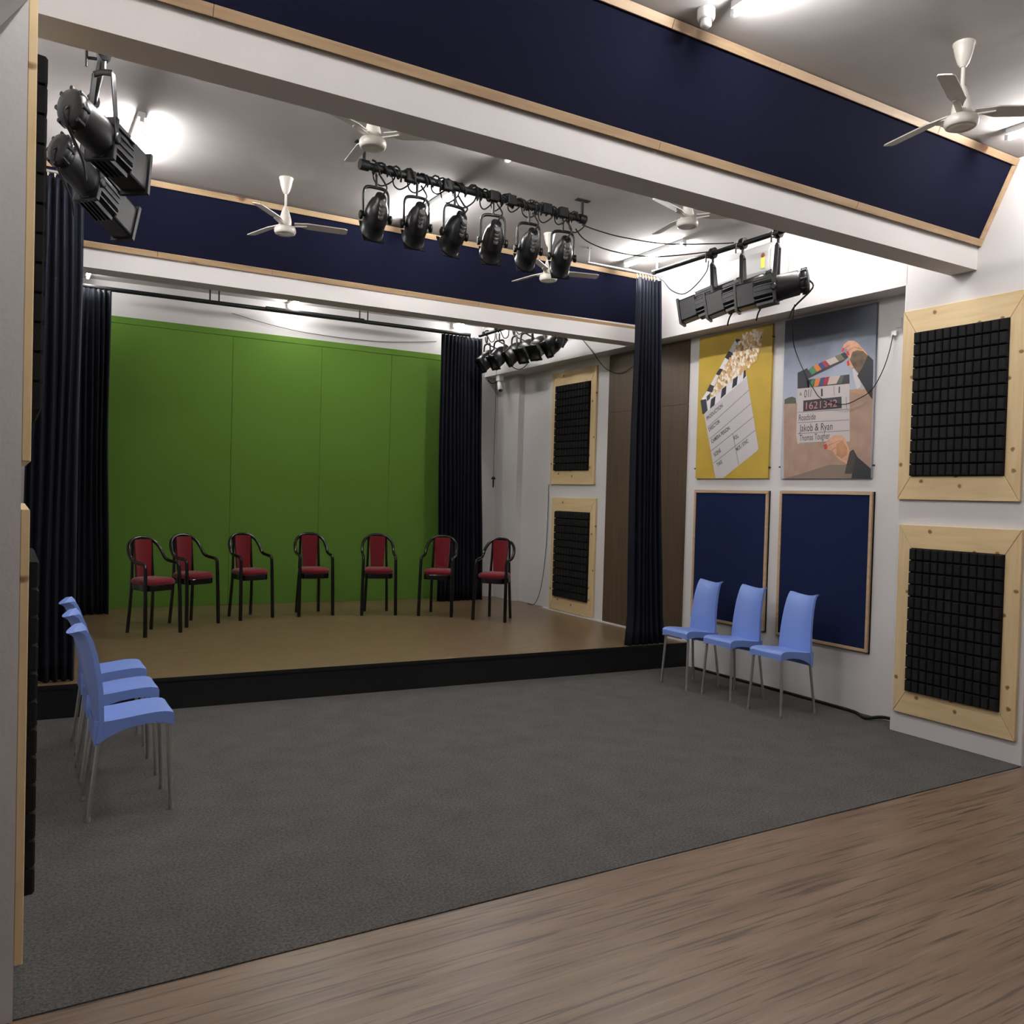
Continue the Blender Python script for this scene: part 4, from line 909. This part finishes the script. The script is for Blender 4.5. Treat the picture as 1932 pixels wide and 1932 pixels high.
# wall socket plug in the niche, cables
t = thing('wall_plug', 'small white plug high in the niche beside the photo poster', 'plug', M=on_right(4.05, 2.86, XR))
MB().box((0.0, 0.0, 0.0), (0.045, 0.04, 0.02)).build('plug_body', M_BRASSP, t, 0.005)
MB().box((0.03, 0.06, 0.0), (0.075, 0.13, 0.008)).build('socket_plate', M_WALL, t, 0.002)
def cable(label, pts, r=0.005, m=None, sub=6):
    c = Vector(pts[0]); o = MB().tube([p-c for p in smooth_path(pts, sub)], r, 6).build('cable', m or M_CABLE); o.location = c
    return tag(o, label, 'cable')
cable('black cable sagging across the photo poster from the spot to the white plug', [(5.0, 4.40, 3.07), (5.35, 4.72, 3.00), (5.60, 4.909, 2.88), (5.615, 4.807, 2.66), (5.62, 4.72, 2.53), (5.62, 4.638, 2.445), (5.62, 4.433, 2.383), (5.62, 4.29, 2.416), (5.62, 4.176, 2.475), (5.62, 4.09, 2.606), (5.62, 4.04, 2.74), (5.645, 4.03, 2.87)], 0.0036)
cable('thin grey cable sagging along the white wall above the green backdrop', [(2.21, yb(2.21)-0.02, 3.62), (2.67, yb(2.67)-0.02, 3.535), (3.17, yb(3.17)-0.02, 3.485), (3.98, yb(3.98)-0.02, 3.48), (4.75, yb(4.75)-0.02, 3.56)], 0.004, M_GREYL)
cable('black cable lying along the foot of the niche wall behind the right chairs', [(5.62, 6.0, 0.014), (5.625, 5.4, 0.014), (5.63, 4.95, 0.014), (5.62, 4.45, 0.014), (5.60, 4.2, 0.014), (5.52, 4.06, 0.014), (5.60, 3.98, 0.03), (5.66, 3.90, 0.02)], 0.012)
cable('thin black cord hanging beside the lower foam panel down to the stage', [(5.652, 8.66, 1.74), (5.652, 8.665, 1.20), (5.652, 8.70, 0.80), (5.652, 8.78, 0.45), (5.65, 8.90, 0.262), (5.64, 9.05, 0.242)], 0.004)
cable('upper black wire strung from the lighting bar to the right rail', [(3.68, 5.28, 3.64), (3.84, 5.30, 3.632), (4.07, 5.29, 3.62), (4.45, 5.22, 3.618), (4.80, 5.05, 3.64), (4.93, 4.97, 3.65)], 0.005)
cable('lower black wire strung from the lighting bar to the right rail', [(3.62, 5.28, 3.60), (3.74, 5.30, 3.535), (4.0, 5.30, 3.50), (4.35, 5.26, 3.51), (4.72, 5.12, 3.57), (4.93, 5.02, 3.62)], 0.005)
cable('black cable drooping from the right rail to the front right curtain', [(4.95, 5.27, 3.58), (4.96, 5.30, 3.50), (4.97, 5.44, 3.41), (4.98, 5.60, 3.372), (4.99, 5.77, 3.44), (5.06, 5.95, 3.56), (5.22, 6.20, 3.66)], 0.005)
cable('black cable drooping down the header behind the far beam', [(5.44, 7.81, 3.40), (5.445, 7.62, 3.24), (5.445, 7.52, 3.155), (5.640, 7.56, 3.02), (5.640, 7.30, 2.94), (5.640, 7.05, 3.0)], 0.004)
cable('black cord looped below the second par can over the stage', [(5.15, 8.95, 3.36), (5.2, 8.88, 3.17), (5.22, 8.70, 3.10), (5.22, 8.52, 3.16), (5.16, 8.40, 3.36)], 0.005)
cable('black cable looped beside the small white bullet camera', [(5.40, 9.80, 3.10), (5.45, 9.78, 3.06), (5.50, 9.76, 3.08), (5.52, 9.72, 3.115)], 0.006)
t = thing('hanging_microphone', 'small dark microphone hanging on a thin cord in front of the white wall', 'microphone', (5.42, 9.62, 1.80))
MB().tube([(0, 0, 0), (0, 0.0, 1.62)], 0.003, 6).build('cord', M_CABLE, t)
MB().lathe([(0.003, 0.04), (0.028, 0.014), (0.028, 0.0), (0.004, 0.0)], n=14).build('cap', M_CABLE, t)
MB().lathe([(0.009, 0.0), (0.011, -0.04), (0.008, -0.10), (0.002, -0.11)], n=10).build('capsule', M_CABLE, t)
